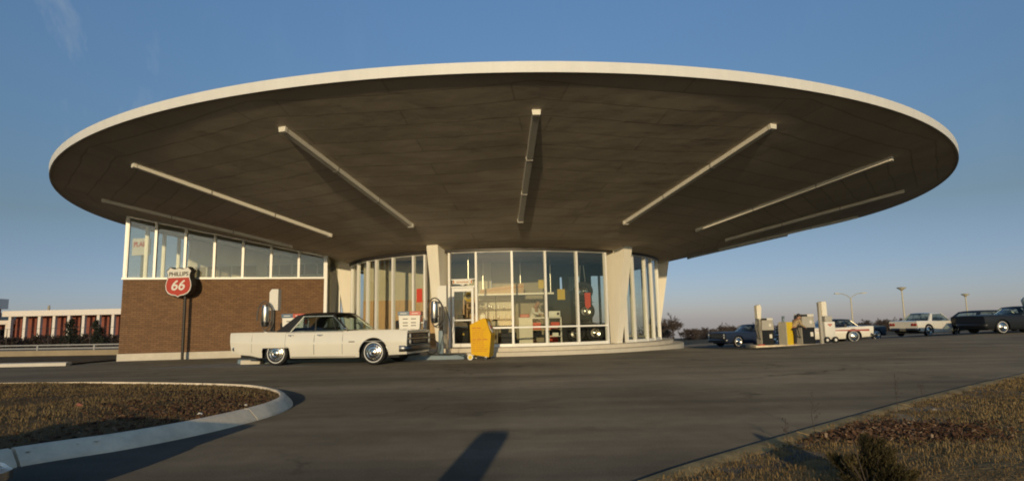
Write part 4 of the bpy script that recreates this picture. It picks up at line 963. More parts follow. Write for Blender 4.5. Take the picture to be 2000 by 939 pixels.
    def bumper(s, front=True, z0=.36, z1=.53, m='chrome', over=.55, grow=.03):
        """blade that wraps the end"""
        pts = []; xe = s.L + .03 if front else -.03; sg_ = 1 if front else -1
        yw = (table(s.w, s.L if front else 0)) + grow
        path = [(xe - sg_ * over, yw - .0), (xe - sg_ * .14, yw), (xe - sg_ * .04, yw - .05), (xe + sg_ * .03, yw * .8), (xe + sg_ * .06, yw * .4), (xe + sg_ * .07, 0)]
        path = path + [(a, -b) for a, b in reversed(path[:-1])]
        zm = (z0 + z1) / 2; rows = []
        for a, b in path:
            n = Vector((sg_ * .25, b / yw * .9 if abs(b) > yw * .75 else 0, 0)); n = n.normalized() if n.length else Vector((sg_, 0, 0))
            sh_ = s.x0 + a + (max(0, 1 - 0 / .7) * .12 * (.95 - zm) if not front else 0)
            rows.append([(sh_ - n.x * .05, b - n.y * .05, z0), (sh_ + n.x * .0, b + n.y * .0, z0 + .01), (sh_ + n.x * .035, b + n.y * .02, zm - .02), (sh_ + n.x * .035, b + n.y * .02, zm + .03), (sh_ + n.x * .0, b, z1 - .01), (sh_ - n.x * .05, b - n.y * .05, z1)])
        mb = MB(); mb.grid(rows); return mb.build('bumper', m, s.root, smooth=40)
    def front_face(s, dark=True):
        xf = s.x0 + s.L + .0; W = s.W * .455
        mb = MB(); mb.box((xf - .05, -W, .545), (xf + .012, W, .86), bev=.01); gr = mb.build('grille', 'dark', s.root)
        mb = MB()
        for z in (.6, .64, .76, .8): mb.box((xf + .012, -W * .6, z), (xf + .022, W * .6, z + .012))
        mb.box((xf + .012, -W, .695), (xf + .03, W, .725)); mb.box((xf - .03, -W - .01, .862), (xf + .03, W + .01, .885)); mb.build('grille_bar', 'chrome', gr)
        for sd in (-1, 1):
            for z in (.785, .62):
                mb = MB(); mb.lathe([(.083, 0), (.083, .025), (.07, .03)], 20, T(xf + .005, sd * W * .86, z) @ Matrix.Rotation(R_(90), 4, 'Y')); hl = mb.build('headlight', 'chrome', s.root, smooth=40)
                mb = MB(); mb.lathe([(.07, .026), (.05, .042), (.005, .048)], 20, T(xf + .005, sd * W * .86, z) @ Matrix.Rotation(R_(90), 4, 'Y')); mb.build('headlight_lens', 'lamp_glass', hl, smooth=40)
    def rear_face(s, round_lamps=False):
        xr = s.x0 + .02; W = s.W * .42
        for sd in (-1, 1):
            if round_lamps:
                for y in (.78, .6):
                    mb = MB(); mb.lathe([(.085, 0), (.085, .03), (.06, .04), (.005, .045)], 18, T(s.x0 + s.shear(0, .72) - .0, sd * y, .74) @ Matrix.Rotation(R_(-90), 4, 'Y')); mb.build('tail_light', 'lens_red', s.root, smooth=40)
            else:
                mb = MB(); mb.box((s.x0 + s.shear(0, .72) - .03, sd * .45 - .3, .66), (s.x0 + s.shear(0, .72) + .02, sd * .45 + .3, .78), bev=.01); mb.build('tail_light', 'lens_red', s.root)
        mb = MB(); mb.box((s.x0 + s.shear(0, .45) - .12, -.18, .38), (s.x0 + s.shear(0, .45) - .1, .18, .54)); mb.build('number_plate', 'plate', s.root)
    def doors(s, spans, handles=True):
        for sd in (-1, 1):
            for a, b in spans:
                lo = lambda x: max(s.low(x) + .035, table(s.zs, x) + .03); hi = lambda x: table(s.zb, x) - .02
                s.patch(a - .009, b + .009, lambda x: lo(x) - .009, lambda x: hi(x) + .006, sd, .0012, 'door_gap', 'dark')
                dr_ = s.patch(a, b, lo, hi, sd, .0045, 'door', s.bm)
                if handles:
                    x = a + .17; y = s.yside(x, .86) + .022; mb = MB(); mb.box((s.x0 + x - .09, sd * y - .012, .845), (s.x0 + x + .1, sd * y + .012, .868), bev=.008); mb.box((s.x0 + x - .02, sd * y - .022, .825), (s.x0 + x + .05, sd * y + .008, .85), bev=.008); mb.build('handle', 'chrome', dr_, smooth=40)
    def trim(s, x0, x1, z0, z1, m, name, off=.006, sides=(-1, 1), z0b=None, z1b=None):
        for sd in sides: s.patch(x0, x1, (lambda x: lerp(z0, z0b if z0b is not None else z0, (x - x0) / (x1 - x0))), (lambda x: lerp(z1, z1b if z1b is not None else z1, (x - x0) / (x1 - x0))), sd, off, name, m, nz=2)

# the white sedan by the pumps
HD = R_(-12)
ca, sa = math.cos(HD), math.sin(HD)
cwx, cwy = -3.9, 17.42                     # near front wheel on the ground
near = -(1.96 / 2 - .115)
# local position of that wheel: (4.44-2.71, near)
lx, ly = 4.59 - 2.785, near
car = Car('parked_car', 'cream white four-door sedan with black vinyl roof parked at the near pumps', (cwx - (lx * ca - ly * sa), cwy - (lx * sa + ly * ca), 0), HD, group=None)
car.doors([(1.87, 2.77), (2.785, 3.65)])
for sd in (-1, 1):                           # boot and wing shut-lines
    car.patch(.77, .778, lambda x: table(car.zs, x) + .02, lambda x: table(car.zb, x) - .01, sd, .001, 'panel_gap', 'dark', nx=1)
car.bumper(True, .35, .53, over=.25, m='dull_shaded_chrome'); car.bumper(False, .42, .56, over=.16, grow=.0)  # shade on the front bumper is put into a darker chrome
car.front_face(); car.rear_face()
car.trim(.1, 5.4, .655, .662, 'car_white', 'side_crease', .006)
car.trim(3.85, 4.03, .64, .665, 'olive', 'wing_badge', .007)
car.trim(2.05, 4.05, .232, .246, 'chrome', 'sill_strip', .004)
for sd in (-1, 1):
    pts = []
    for a_, R__, cap in ((car.ax[1], car.rw + .075, 9), (car.ax[0], car.rw + .09, .50)):
        pts = []
        n_ = 30
        for k in range(n_ + 1):
            x = a_ - R__ + .004 + (2 * R__ - .008) * k / n_; z = car.low(x); pts.append(car.pt(x, z, sd, .004))
        mb = MB(); mb.tube(pts, .011, 6); mb.build('arch_trim', 'chrome', car.root, smooth=60)
mb = MB(); mb.tube([(car.x0 + 4.35, -.82, .96), (car.x0 + 4.27, -.83, 1.0)], .008, 6); mb.build('antenna_base', 'chrome', car.root)
mb = MB(); y_ = -car.W / 2 * .9; mb.lathe([(.05, -.03), (.065, 0), (.06, .03), (.005, .045)], 16, T(car.x0 + 3.75, y_ - .08, 1.02) @ Matrix.Rotation(R_(90), 4, 'Y')); mb.bar((car.x0 + 3.75, y_, .95), (car.x0 + 3.75, y_ - .06, 1.0), .02); mb.build('door_mirror', 'chrome', car.root, smooth=40)

# parked cars beyond
def far_car(label, loc, az, **k):
    k.setdefault('Lc', 5.4); k.setdefault('axles', (1.42, 4.44)); c = Car('parked_car', label, (loc[0], loc[1], gz(*loc)), R_(az), detail=1, group=None, **k); return c
def ends(c, m='dull_shaded_chrome', rnd_=False, face=True):
    c.bumper(True, m=m, over=.2, grow=.01); c.bumper(False, m=m, over=.2, grow=.01); c.rear_face(rnd_)
    if face: c.front_face()
c = far_car('dark blue sedan parked beyond the far pumps', (15.9, 42), 200, body='car_navy', roofm='car_navy', style='fastsedan', roofz=1.43); ends(c); c.doors([(1.6, 2.4), (2.42, 3.3)], False)
c = far_car('white convertible with a red side stripe and open top', (18.3, 36.8), 174, body='car_offwhite', style='open', Lc=4.9, axles=(1.15, 3.95), belt=.86, fin=.06, skirt=False); ends(c); c.trim(.25, 3.2, .64, .76, 'stripe', 'side_stripe', .006, z0b=.69, z1b=.71)
c = far_car('dark grey-blue car parked behind the convertible and the white sedan', (22.4, 42.5), 8, body='car_greyblue', roofm='car_black', Lc=5.2, style='fastsedan', roofz=1.43); ends(c)
c = far_car('off-white sedan seen from behind with round tail lights and black rear window', (26.3, 39.6), 24, body='car_offwhite', roofm='car_offwhite', Lc=4.6, Wc=1.95, axles=(1.0, 3.75), style='fastsedan', roofz=1.45, skirt=False); ends(c, rnd_=True); c.doors([(1.5, 2.35), (2.37, 3.2)], False)
c = far_car('black station wagon parked left of the black sedan', (30.3, 38.6), 8, body='car_black', roofm='car_black', style='wagon', roofz=1.32, skirt=False); c.bumper(False, m='black', over=.2, grow=.01)
c = far_car('black sedan at the right edge, nearest in the row of cars', (27.0, 33.4), 186, body='car_black', roofm='car_black', style='fastsedan', roofz=1.4, skirt=False); ends(c, 'black', face=False); c.doors([(1.6, 2.4), (2.42, 3.3)], False)
# low car whose front corner pokes in at the left
c = Car('parked_car', 'low white sports car with chrome bumper just entering at the lower left corner', (-4.54, 2.2, 0), R_(60), body='car_white', Lc=4.2, Wc=1.62, axles=(.85, 3.25), rw=.3, belt=.48, sill=.15, style='roadster', skirt=False, detail=1, nose=True); c.bumper(True, .18, .265, over=.2, grow=.03)
# ------------------------------------------------------------------ unseen board, added and leaned to throw the slab-shaped shadow in the foreground
rm = thing('shadow_board', 'unseen leaning board with rounded corners on a short post, added beside the camera to throw a shadow', 'sign', (-.68, -.12, 0), R_(-3.5))
pts = [(-.15, .74), (.15, .74)] + [(.09 + .06 * math.cos(R_(a)), 1.05 + .06 * math.sin(R_(a))) for a in range(0, 91, 30)] + [(-.09 + .06 * math.cos(R_(a)), 1.05 + .06 * math.sin(R_(a))) for a in range(90, 181, 30)]
mb = MB(); mb.prism([(x + .25 * (z - .74), z) for x, z in pts], -.02, .02); mb.build('board', 'white', rm)
mb = MB(); mb.box((-.02, -.02, -.1), (.02, .02, .739)); mb.build('post', 'galv', rm)

# ------------------------------------------------------------------ kerbs, island and berm
def sweep(name, path, prof, m, closed=False, kind='structure'):
    """prof: (offset to the left of travel, z)"""
    pts = [Vector((x, y, 0)) for x, y in path]; rows = []
    full = MB()
    for i, p in enumerate(pts):
        a = pts[max(i - 1, 0)]; b = pts[min(i + 1, len(pts) - 1)]; d = (b - a).normalized(); n = Vector((-d.y, d.x, 0))
        rows.append([p + n * o + Vector((0, 0, z + gz(p.x, p.y))) for o, z in prof])
    # cast in lengths of about 2.4 m with open joints
    run, cur, mb = 0., [rows[0]], MB()
    def flush(c_):
        if len(c_) < 2: return
        mb.grid(c_); k_ = len(c_[0]); o_ = len(mb.v) - len(c_) * k_
        mb.f.append(tuple(range(o_, o_ + k_))); mb.t.append(.5); mb.f.append(tuple(range(len(mb.v) - 1, len(mb.v) - 1 - k_, -1))); mb.t.append(.5)
    for a_, b_ in zip(rows, rows[1:]):
        dl = (b_[0] - a_[0]).length; run += dl
        if run > 2.4 and dl > .05:
            g_ = .012 / dl; cut = [lerp(p, q, .5) for p, q in zip(a_, b_)]
            cur.append([lerp(p, q, .5 - g_) for p, q in zip(a_, b_)]); flush(cur); cur = [[lerp(p, q, .5 + g_) for p, q in zip(a_, b_)]]; run = 0.
        cur.append(b_)
    flush(cur)
    return mb.build(name, m, smooth=35, kind=kind)
def catmull(pts, n=8):
    out = []
    P = [Vector((*p, 0)) for p in pts]
    for i in range(len(P) - 1):
        p0, p1, p2, p3 = P[max(i - 1, 0)], P[i], P[i + 1], P[min(i + 2, len(P) - 1)]
        for k in range(n):
            t = k / n; q = .5 * ((2 * p1) + (-p0 + p2) * t + (2 * p0 - 5 * p1 + 4 * p2 - p3) * t * t + (-p0 + 3 * p1 - 3 * p2 + p3) * t ** 3); out.append((q.x, q.y))
    out.append((P[-1].x, P[-1].y)); return out
isl = catmull([(-5.6, .5), (-4.7, 3.4), (-4.01, 5.05), (-3.52, 5.75), (-3.2, 6.5), (-3.0, 7.4), (-2.97, 8.1), (-3.1, 8.8), (-3.5, 9.65), (-4.25, 10.55), (-5.2, 11.1), (-6.95, 11.75), (-8.6, 12.12), (-12, 12.4), (-20, 12.3), (-34, 11.5)], 10)
sweep('kerb', isl, [(0, -.05), (.008, .01), (.02, .03), (.1, .112), (.125, .13), (.18, .135), (.19, .04)], 'conc')
def inside(poly, x, y):
    c_ = False; j = len(poly) - 1
    for i in range(len(poly)):
        xi, yi = poly[i]; xj, yj = poly[j]
        if (yi > y) != (yj > y) and x < (xj - xi) * (y - yi) / (yj - yi) + xi: c_ = not c_
        j = i
    return c_
def edge_d(path, x, y):
    best = 1e9
    for (a, b), (c2, d2) in zip(path, path[1:]):
        vx, vy = c2 - a, d2 - b; t = max(0, min(1, ((x - a) * vx + (y - b) * vy) / (vx * vx + vy * vy + 1e-9))); best = min(best, math.hypot(x - a - vx * t, y - b - vy * t))
    return best
isl_poly = isl + [(-34, .5)]
def isl_z(x, y):
    d = edge_d(isl, x, y); return .1 + .12 * smooth(0, 1.6, d - .15) + .035 * noise.noise(Vector((x * 1.3, y * 1.3, 0))) * smooth(.2, .8, d) + .012 * noise.noise(Vector((x * 6, y * 6, 3)))
def field_sheet(name, poly, path, zf, step, margin, m):
    xs_ = [p[0] for p in poly]; ys_ = [p[1] for p in poly]
    x0, x1, y0, y1 = min(xs_), max(xs_), min(ys_), max(ys_)
    nx, ny = int((x1 - x0) / step), int((y1 - y0) / step)
    return sheet(name, [x0 + i * step for i in range(nx + 1)], [y0 + j * step for j in range(ny + 1)], m, 0, lambda x, y: inside(poly, x, y) and edge_d(path, x, y) > margin, fz=zf)
near_isl = [p for p in isl if p[0] > -16]; near_poly = near_isl + [(-16, .5)]
field_sheet('island_soil', near_poly, isl, isl_z, .1, .13, 'soil')
poly_sheet('island_soil_far', [(-34, .5), (-16, .5), (-16, 12.1), (-33.8, 11.4)], 'soil', .2)
kb = catmull([(-.6, 2.2), (.1, 3.35), (.81, 4.25), (2.0, 5.35), (3.33, 6.5), (5.6, 8.4), (8.84, 10.9), (14, 14.6), (22, 19.8), (34, 27)], 8)
kb_r = list(reversed(kb))
sweep('yellow_kerb', kb, [(.0, -.05), (-.01, .012), (-.04, .026), (-.2, -.0), (-.21, -.04)], 'yelkerb')
berm_poly = kb + [(34, 2), (-.6, 1.0)]
def berm_z(x, y):
    d = edge_d(kb, x, y); return .0 + .07 * smooth(.1, 2.4, d) + .035 * noise.noise(Vector((x * 1.1, y * 1.1, 7))) * smooth(.1, .6, d) + .03 * noise.noise(Vector((x * 5, y * 5, 1)))
near_berm = [p for p in kb if p[0] < 15]; berm_near_poly = near_berm + [(15, 2), (-.6, 1.0)]
field_sheet('berm_soil', berm_near_poly, kb, berm_z, .1, .14, 'soil_light')
poly_sheet('berm_soil_far', [(15.1, 2), (34, 2), (34, 26.8), (22, 19.5), (15.1, 15.0)], 'soil_light', .12)
# dry grass: thousands of blades, many lying flat
def grass(name, poly, path, zf, count, box, size, seed, margin=.25, lie=.55, m='drygrass'):
    rnd = random.Random(seed); mb = MB(); k = 0
    while k < count:
        # more blades nearer the camera
        x = rnd.uniform(box[0], box[1]); y = box[2] + (box[3] - box[2]) * rnd.random() ** 1.35
        if not inside(poly, x, y): continue
        d = edge_d(path, x, y)
        if d < margin: continue
        n_ = noise.noise(Vector((x * .9, y * .9, seed)))
        if n_ < -.3 and rnd.random() < .5: continue
        k += 1; z = zf(x, y); h = size * rnd.uniform(.5, 1.5) * (1 + .6 * n_); a = rnd.uniform(0, 6.283); ln = rnd.uniform(.5, 1.45) if rnd.random() < lie else rnd.uniform(0, .5)
        dx, dy = math.cos(a), math.sin(a); wv = size * .055 * rnd.uniform(.6, 1.4) + .0012 * y * .3
        px_, py_ = -dy * wv, dx * wv; out = h * math.sin(ln); upz = h * math.cos(ln) + .008
        tn = min(1, max(0, rnd.gauss(.45 + .4 * n_, .15)))
        mb.add([(x - px_, y - py_, z - .01), (x + px_, y + py_, z - .01), (x + dx * out * .55 + px_ * .7, y + dy * out * .55 + py_ * .7, z + upz * .65), (x + dx * out * .55 - px_ * .7, y + dy * out * .55 - py_ * .7, z + upz * .65), (x + dx * out, y + dy * out, z + upz)], [(0, 1, 2, 3), (3, 2, 4)], tone=tn)
    o = mb.build(name, m, kind='stuff', fix=False); return o
tag(grass('dry_grass', near_poly, isl, isl_z, 95000, (-13, -2.9, 3.2, 12.3), .024, 11, margin=.19, lie=.93), 'short brown winter grass covering the kerbed island at the left', 'grass')
tag(grass('dry_grass', berm_near_poly, kb, berm_z, 130000, (0, 12, 2.2, 12), .026, 12, .1, lie=.93, m='drygrass_tan'), 'coarse dry tan grass on the bank in the lower right', 'grass')
# bark chips on the bank
rnd = random.Random(21); mb = MB(); k = 0
while k < 3200:
    x = rnd.gauss(3.35, .42); y = rnd.gauss(5.75, .26)
    if not inside(berm_near_poly, x, y) or edge_d(kb, x, y) < .2: continue
    k += 1; z = berm_z(x, y) + rnd.uniform(0, .03); s_ = rnd.uniform(.006, .022); q = Matrix.Translation((x, y, z)) @ Matrix.Rotation(rnd.uniform(0, 6.28), 4, 'Z') @ Matrix.Rotation(rnd.gauss(0, .5), 4, 'Y') @ Matrix.Rotation(rnd.gauss(0, .5), 4, 'X')
    mb.box((-s_ * 1.3, -s_ * .5, -s_ * .15), (s_ * 1.3, s_ * .5, s_ * .15), q); mb.t[-6:] = [min(1, max(0, rnd.gauss(.42, .25)))] * 6
tag(mb.build('bark_chips', 'chips', kind='stuff', fix=False), 'patch of brown bark chips on the bank behind the yellow kerb', 'bark chips')
# clods of soil at the nose of the island
mb = MB(); k = 0
while k < 900:
    x = rnd.gauss(-3.75, .45); y = rnd.gauss(7.4, 1.0)
    if not inside(near_poly, x, y) or edge_d(isl, x, y) < .28: continue
    k += 1; z = isl_z(x, y) + .0; s_ = rnd.uniform(.008, .03); q = Matrix.Translation((x, y, z)) @ Matrix.Rotation(rnd.uniform(0, 6.28), 4, 'Z') @ Matrix.Rotation(rnd.gauss(0, .8), 4, 'X')
    mb.hexa([(-s_, -s_ * .7, -s_ * .5), (s_ * .8, -s_, -s_ * .5), (s_, s_ * .8, -s_ * .5), (-s_ * .9, s_, -s_ * .5), (-s_ * .6, -s_ * .5, s_ * .6), (s_ * .5, -s_ * .6, s_ * .5), (s_ * .7, s_ * .4, s_ * .7), (-s_ * .4, s_ * .6, s_ * .4)], q); mb.t[-6:] = [min(1, max(0, rnd.gauss(.3, .2)))] * 6
tag(mb.build('soil_clods', 'chips', kind='stuff', fix=False), 'bare clods of soil along the kerb near the nose of the island', 'soil')
def stone(label, x, y, zf, s_, m, seed):
    bm = bmesh.new(); bmesh.ops.create_icosphere(bm, subdivisions=2, radius=s_)
    for v in bm.verts: v.co *= 1 + .35 * noise.noise(v.co * 1.6 / s_ + Vector((seed, 0, 0))); v.co.z *= .65
    mb = MB(); bm.verts.ensure_lookup_table(); mb.add([v.co.copy() for v in bm.verts], [[v.index for v in f.verts] for f in bm.faces]); bm.free()
    return tag(mb.build('stone', m, loc=(x, y, zf(x, y) + s_ * .35), smooth=40), label, 'stone')
stone('small red stone lying alone in the grass of the island', -4.95, 7.15, isl_z, .04, 'stone', 1)
stone('pale stone on the soil close to the island\'s nose kerb', -3.55, 7.1, isl_z, .03, 'pale_conc', 2)
stone('pale pebble at the tip of the island by the kerb', -3.38, 7.9, isl_z, .025, 'pale_conc', 3)
stone('pale pebble on the bank beyond the bark chips', 4.6, 6.95, berm_z, .022, 'pale_conc', 4)
# shrub in the lower right
def needle_bush(x, y, z, h, wdt, n, seed, label):
    rnd = random.Random(seed); t = thing('shrub', label, 'shrub', (x, y, z))
    mb = MB()
    for i in range(26):
        a = rnd.uniform(0, 6.28); r = wdt * .5 * rnd.random() ** .6; hh = h * (1 - .55 * (r / (wdt * .5)) ** 2) * rnd.uniform(.7, 1.1)
        mb.tube([(0, 0, -.03), (r * .4 * math.cos(a), r * .4 * math.sin(a), hh * .4), (r * math.cos(a), r * math.sin(a), hh)], [.008, .005, .002], 4)
    mb.build('stems', 'bark', t)
    mb = MB()
    clumps = []
    for i in range(34):
        a = rnd.uniform(0, 6.28); r = wdt * .5 * rnd.random() ** .55; clumps.append((r * math.cos(a), r * math.sin(a), h * (1 - .6 * (r / (wdt * .5)) ** 2) * rnd.uniform(.45, 1.15), rnd.uniform(.2, .8)))
    for i in range(n):
        cx_, cy_, ch_, tn = rnd.choice(clumps); f_ = rnd.random() ** .7
        p = Vector((cx_ * (.45 + .55 * f_) + rnd.gauss(0, .018), cy_ * (.45 + .55 * f_) + rnd.gauss(0, .018), ch_ * f_)); d = Vector((cx_ / wdt * 1.2 + rnd.gauss(0, .45), cy_ / wdt * 1.2 + rnd.gauss(0, .45), .8)).normalized(); ln = rnd.uniform(.015, .05); sd_ = d.cross(Vector((rnd.gauss(0, 1), rnd.gauss(0, 1), rnd.gauss(0, 1)))).normalized() * rnd.uniform(.002, .0055)
        mb.add([p - sd_, p + sd_, p + d * ln], [(0, 1, 2)], tone=min(1, max(0, tn + rnd.gauss(0, .12))))
    mb.build('foliage', 'shrub_tones', t, fix=False); return t
needle_bush(2.04, 3.74, .04, .28, .52, 13000, 4, 'low dark olive bushy shrub at the bottom edge, larger one')
needle_bush(1.62, 3.5, .03, .08, .22, 1500, 6, 'low dark olive bushy shrub at the bottom edge, smaller one')
def weed(x, y, h, seed, label):
    rnd = random.Random(seed); mb = MB(); z = berm_z(x, y) if inside(berm_near_poly, x, y) else .05
    mb.tube([(0, 0, -.02), (rnd.gauss(0, .01), rnd.gauss(0, .01), h * .5), (rnd.gauss(0, .02), rnd.gauss(0, .02), h)], [.003, .0025, .0015], 4)
    for i in range(9):
        zz = h * rnd.uniform(.35, 1.0); a = rnd.uniform(0, 6.28); l_ = rnd.uniform(.02, .06); mb.tube([(0, 0, zz), (l_ * math.cos(a), l_ * math.sin(a), zz + l_ * .8)], [.0018, .001], 3); mb.lathe([(.001, 0), (.006, .006), (.001, .014)], 5, T(l_ * math.cos(a), l_ * math.sin(a), zz + l_ * .8))
    return tag(mb.build('weed_stalk', 'bark', loc=(x, y, z)), label, 'weed', 'dry weeds along the yellow kerb')
for i, (x, y, h, lab) in enumerate(((2.72, 5.78, .33, 'thin dry weed stalk by the yellow kerb behind the bigger shrub'), (4.2, 6.95, .4, 'tallest dry weed stalk by the yellow kerb right of the bark chips'), (2.3, 5.4, .18, 'short dry weed by the yellow kerb, nearest the camera'), (4.95, 7.7, .22, 'dry weed stalk by the yellow kerb, farthest up the slope'))): weed(x, y, h, i + 40, lab)
# ------------------------------------------------------------------ left background
poly_sheet('grass_verge', [(-60, 21.1), (-14.9, 20.9), (-14.9, 24), (-16.6, 31), (-60, 33)], 'soil', .05)
sweep('verge_kerb', [(-60, 20.9), (-30, 20.75), (-17.0, 20.62), (-14.75, 20.62)], [(-.12, -.05), (-.1, .1), (.0, .12), (.14, .12), (.2, .05)], 'pale_conc')
rw_ = thing('retaining_wall', 'low tan concrete retaining wall beyond the verge left of the station', 'wall', (-17.2, 28.2, 0))
mb = MB(); mb.hexa([(-40, 4.8, -.2), (.3, -.2, -.2), (.3, .1, -.2), (-40, 5.1, -.2), (-40, 4.8, .4), (.3, -.2, .28), (.3, .1, .28), (-40, 5.1, .4)]); mb.build('wall', 'tan_conc', rw_)
gr_ = thing('guardrail', 'two-rail grey steel guardrail above the tan retaining wall', 'guardrail', (-17.4, 30.2, 0))
mb = MB()
for z in (.32, .48): mb = MB(); mb.bar((-40, 4.5, z + .12), (-.2, 0, z), .04, .05); mb.build('rail', 'galv', gr_)
for i in range(14):
    t = i / 13; mb = MB(); mb.bar((-.2 - 39.8 * t, 4.5 * t + .06, 0), (-.2 - 39.8 * t, 4.5 * t + .06, .5 + .12 * t), .06, .06); mb.build('post', 'galv', gr_)
fn = thing('chain_link_fence', 'thin wire fence with slim steel posts behind the guardrail', 'fence', (-24, 44, gz(-24, 44)))
for i in range(12):
    mb = MB(); mb.cyl((-i * 3.2, i * .25, 0), (-i * 3.2, i * .25, 1.5), .025, seg=6); mb.build('post', 'bark', fn)
mb = MB(); mb.bar((0, 0, 1.48), (-35.2, 2.75, 1.48), .022); mb.build('rail', 'bark', fn)
mb = MB(); mb.bar((0, 0, .1), (-35.2, 2.75, .1), .02); mb.build('rail', 'bark', fn)
# hedge: dense brown twigs
def leafy(mb, cx, cy, cz, rx, ry, rz, n, rnd, ls):
    for i in range(n):
        while True:
            p = Vector((rnd.uniform(-1, 1), rnd.uniform(-1, 1), rnd.uniform(-1, 1)))
            if p.length < 1: break
        k = 1 + .35 * noise.noise(p * 2.2 + Vector((cx, cy, 0)))
        q = Vector((cx + p.x * rx * k, cy + p.y * ry * k, cz + p.z * rz * k)); u = Vector((rnd.gauss(0, 1), rnd.gauss(0, 1), rnd.gauss(0, 1))).normalized(); v = u.cross(Vector((.3, .5, .8))).normalized(); s_ = ls * rnd.uniform(.6, 1.5)
        mb.add([q - u * s_, q + u * s_, q + v * s_ * 1.2], [(0, 1, 2)])
rnd = random.Random(31); hz_ = gz(-50, 70)
for i in range(11):
    t = thing('shrub', 'brown leafless shrub in the row before the red brick building', 'shrub', (-70 + i * 2.75, 70 + rnd.uniform(-1, 1), gz(-55, 70)), 0, 'brown shrubs before the red brick building')
    mb = MB(); leafy(mb, 0, 0, .3, 2.0, 1.2, .95 + rnd.uniform(-.1, .25), 2400, rnd, .13); mb.build('twigs', 'hedge', t, fix=False)
    mb = MB()
    for k in range(6): mb.tube([(rnd.uniform(-.6, .6), 0, -.3), (rnd.uniform(-1.3, 1.3), rnd.uniform(-.5, .5), .6)], .03, 4)
    mb.build('stems', 'bark', t)
def conifer(x, y, h, wd, seed, label):
    rnd = random.Random(seed); t = thing('pine_tree', label, 'tree', (x, y, gz(x, y)))
    mb = MB(); mb.tube([(0, 0, -.3), (.05, 0, h * .5), (0, 0, h * .95)], [.12, .08, .02], 6); mb.build('trunk', 'bark', t)
    mb = MB()
    for k in range(7): f = k / 6; leafy(mb, rnd.gauss(0, .15), rnd.gauss(0, .1), h * (.2 + .7 * f), wd * (1 - f * .75), wd * (1 - f * .75), h * .12, 220, rnd, .09)
    mb.build('crown', 'evergreen', t, fix=False)
conifer(-43.0, 60, 2.7, .95, 1, 'small dark evergreen tree before the third bay of the brick building')
conifer(-40.6, 60.5, 2.5, .8, 2, 'small dark evergreen tree nearest the brick wing of the station')
# long low building
BX0, BX1, BY = -114.5, -78, 140; zb0 = gz(-100, 140); zr0 = 6.35
bl = thing('brick_building', 'long low red brick building with white frieze and white piers at the left', 'building', (BX1, BY, zb0))
H_ = zr0 - zb0
def BL(x): return x - BX1
mb = MB(); mb.box((BL(BX0), 2.2, -1), (0, 14, H_ - .3)); mb.build('brick_wall', 'redbrick', bl)
mb = MB(); mb.box((BL(BX0) - 1.0, -.6, H_ - 1.25), (.5, 15, H_)); mb.build('frieze', 'farwhite', bl)
i = 0; x = BX0 + .6
while x < BX1:
    mb = MB(); mb.box((BL(x) - .3, -.3, -1), (BL(x) + .3, .5, H_ - 1.26)); mb.build('pier', 'farwhite', bl)
    mb = MB(); mb.box((BL(x) + 1.05, 2.05, -.4), (BL(x) + 2.0, 2.19, H_ - 1.6)); mb.build('window', 'windowdark', bl)
    x += 3.33
en = thing('entrance_block', 'low white-topped entrance block with dark doorway beside the brick building', 'building', (-120.5, 141.5, zb0))
mb = MB(); mb.box((-3, 2, -1), (5.2, 8, 4.0)); mb.build('wall', 'redbrick', en)
mb = MB(); mb.box((-4, -.5, 4.0), (6.0, 9, 4.9)); mb.build('roof_band', 'farwhite', en)
mb = MB(); mb.box((1.2, 1.86, -.2), (2.6, 1.99, 3.0)); mb.build('door', 'windowdark', en)
mb = MB(); mb.box((4.4, -.2, -1), (5.2, .7, 4.0)); mb.build('pier', 'farwhite', en)
pt_ = thing('rear_block', 'grey block with two small lit windows behind the entrance block', 'building', (-122.5, 152, zb0))
mb = MB(); mb.box((-5, 0, -1), (7.5, 6, 7.0)); mb.build('wall', 'galv', pt_)
for xx in (2.2, 4.1): mb = MB(); mb.box((xx, -.06, 5.6), (xx + .9, -.01, 6.5)); mb.build('window', 'plate', pt_)
mb = MB(); mb.cyl((6.5, 2, 7.0), (6.5, 2, 8.7), .35, .22, 8); mb.cyl((6.5, 2, 7.0), (6.5, 2, 7.5), .7, .6, 8); mb.build('chimney', 'grey_wall', pt_)
wb_ = thing('white_building', 'taller white-framed brick building cut off by the left edge', 'building', (-118.4, 134, zb0))
mb = MB(); mb.box((-12, .8, -1), (-1.2, 10, 8.6)); mb.build('brick_wall', 'redbrick', wb_)
mb = MB(); mb.box((-13, -.3, 7.6), (0, 10.5, 9.9)); mb.build('frieze', 'farwhite', wb_)
mb = MB(); mb.box((-.9, -.2, -1), (-.1, .7, 7.6)); mb.build('pier', 'farwhite', wb_)

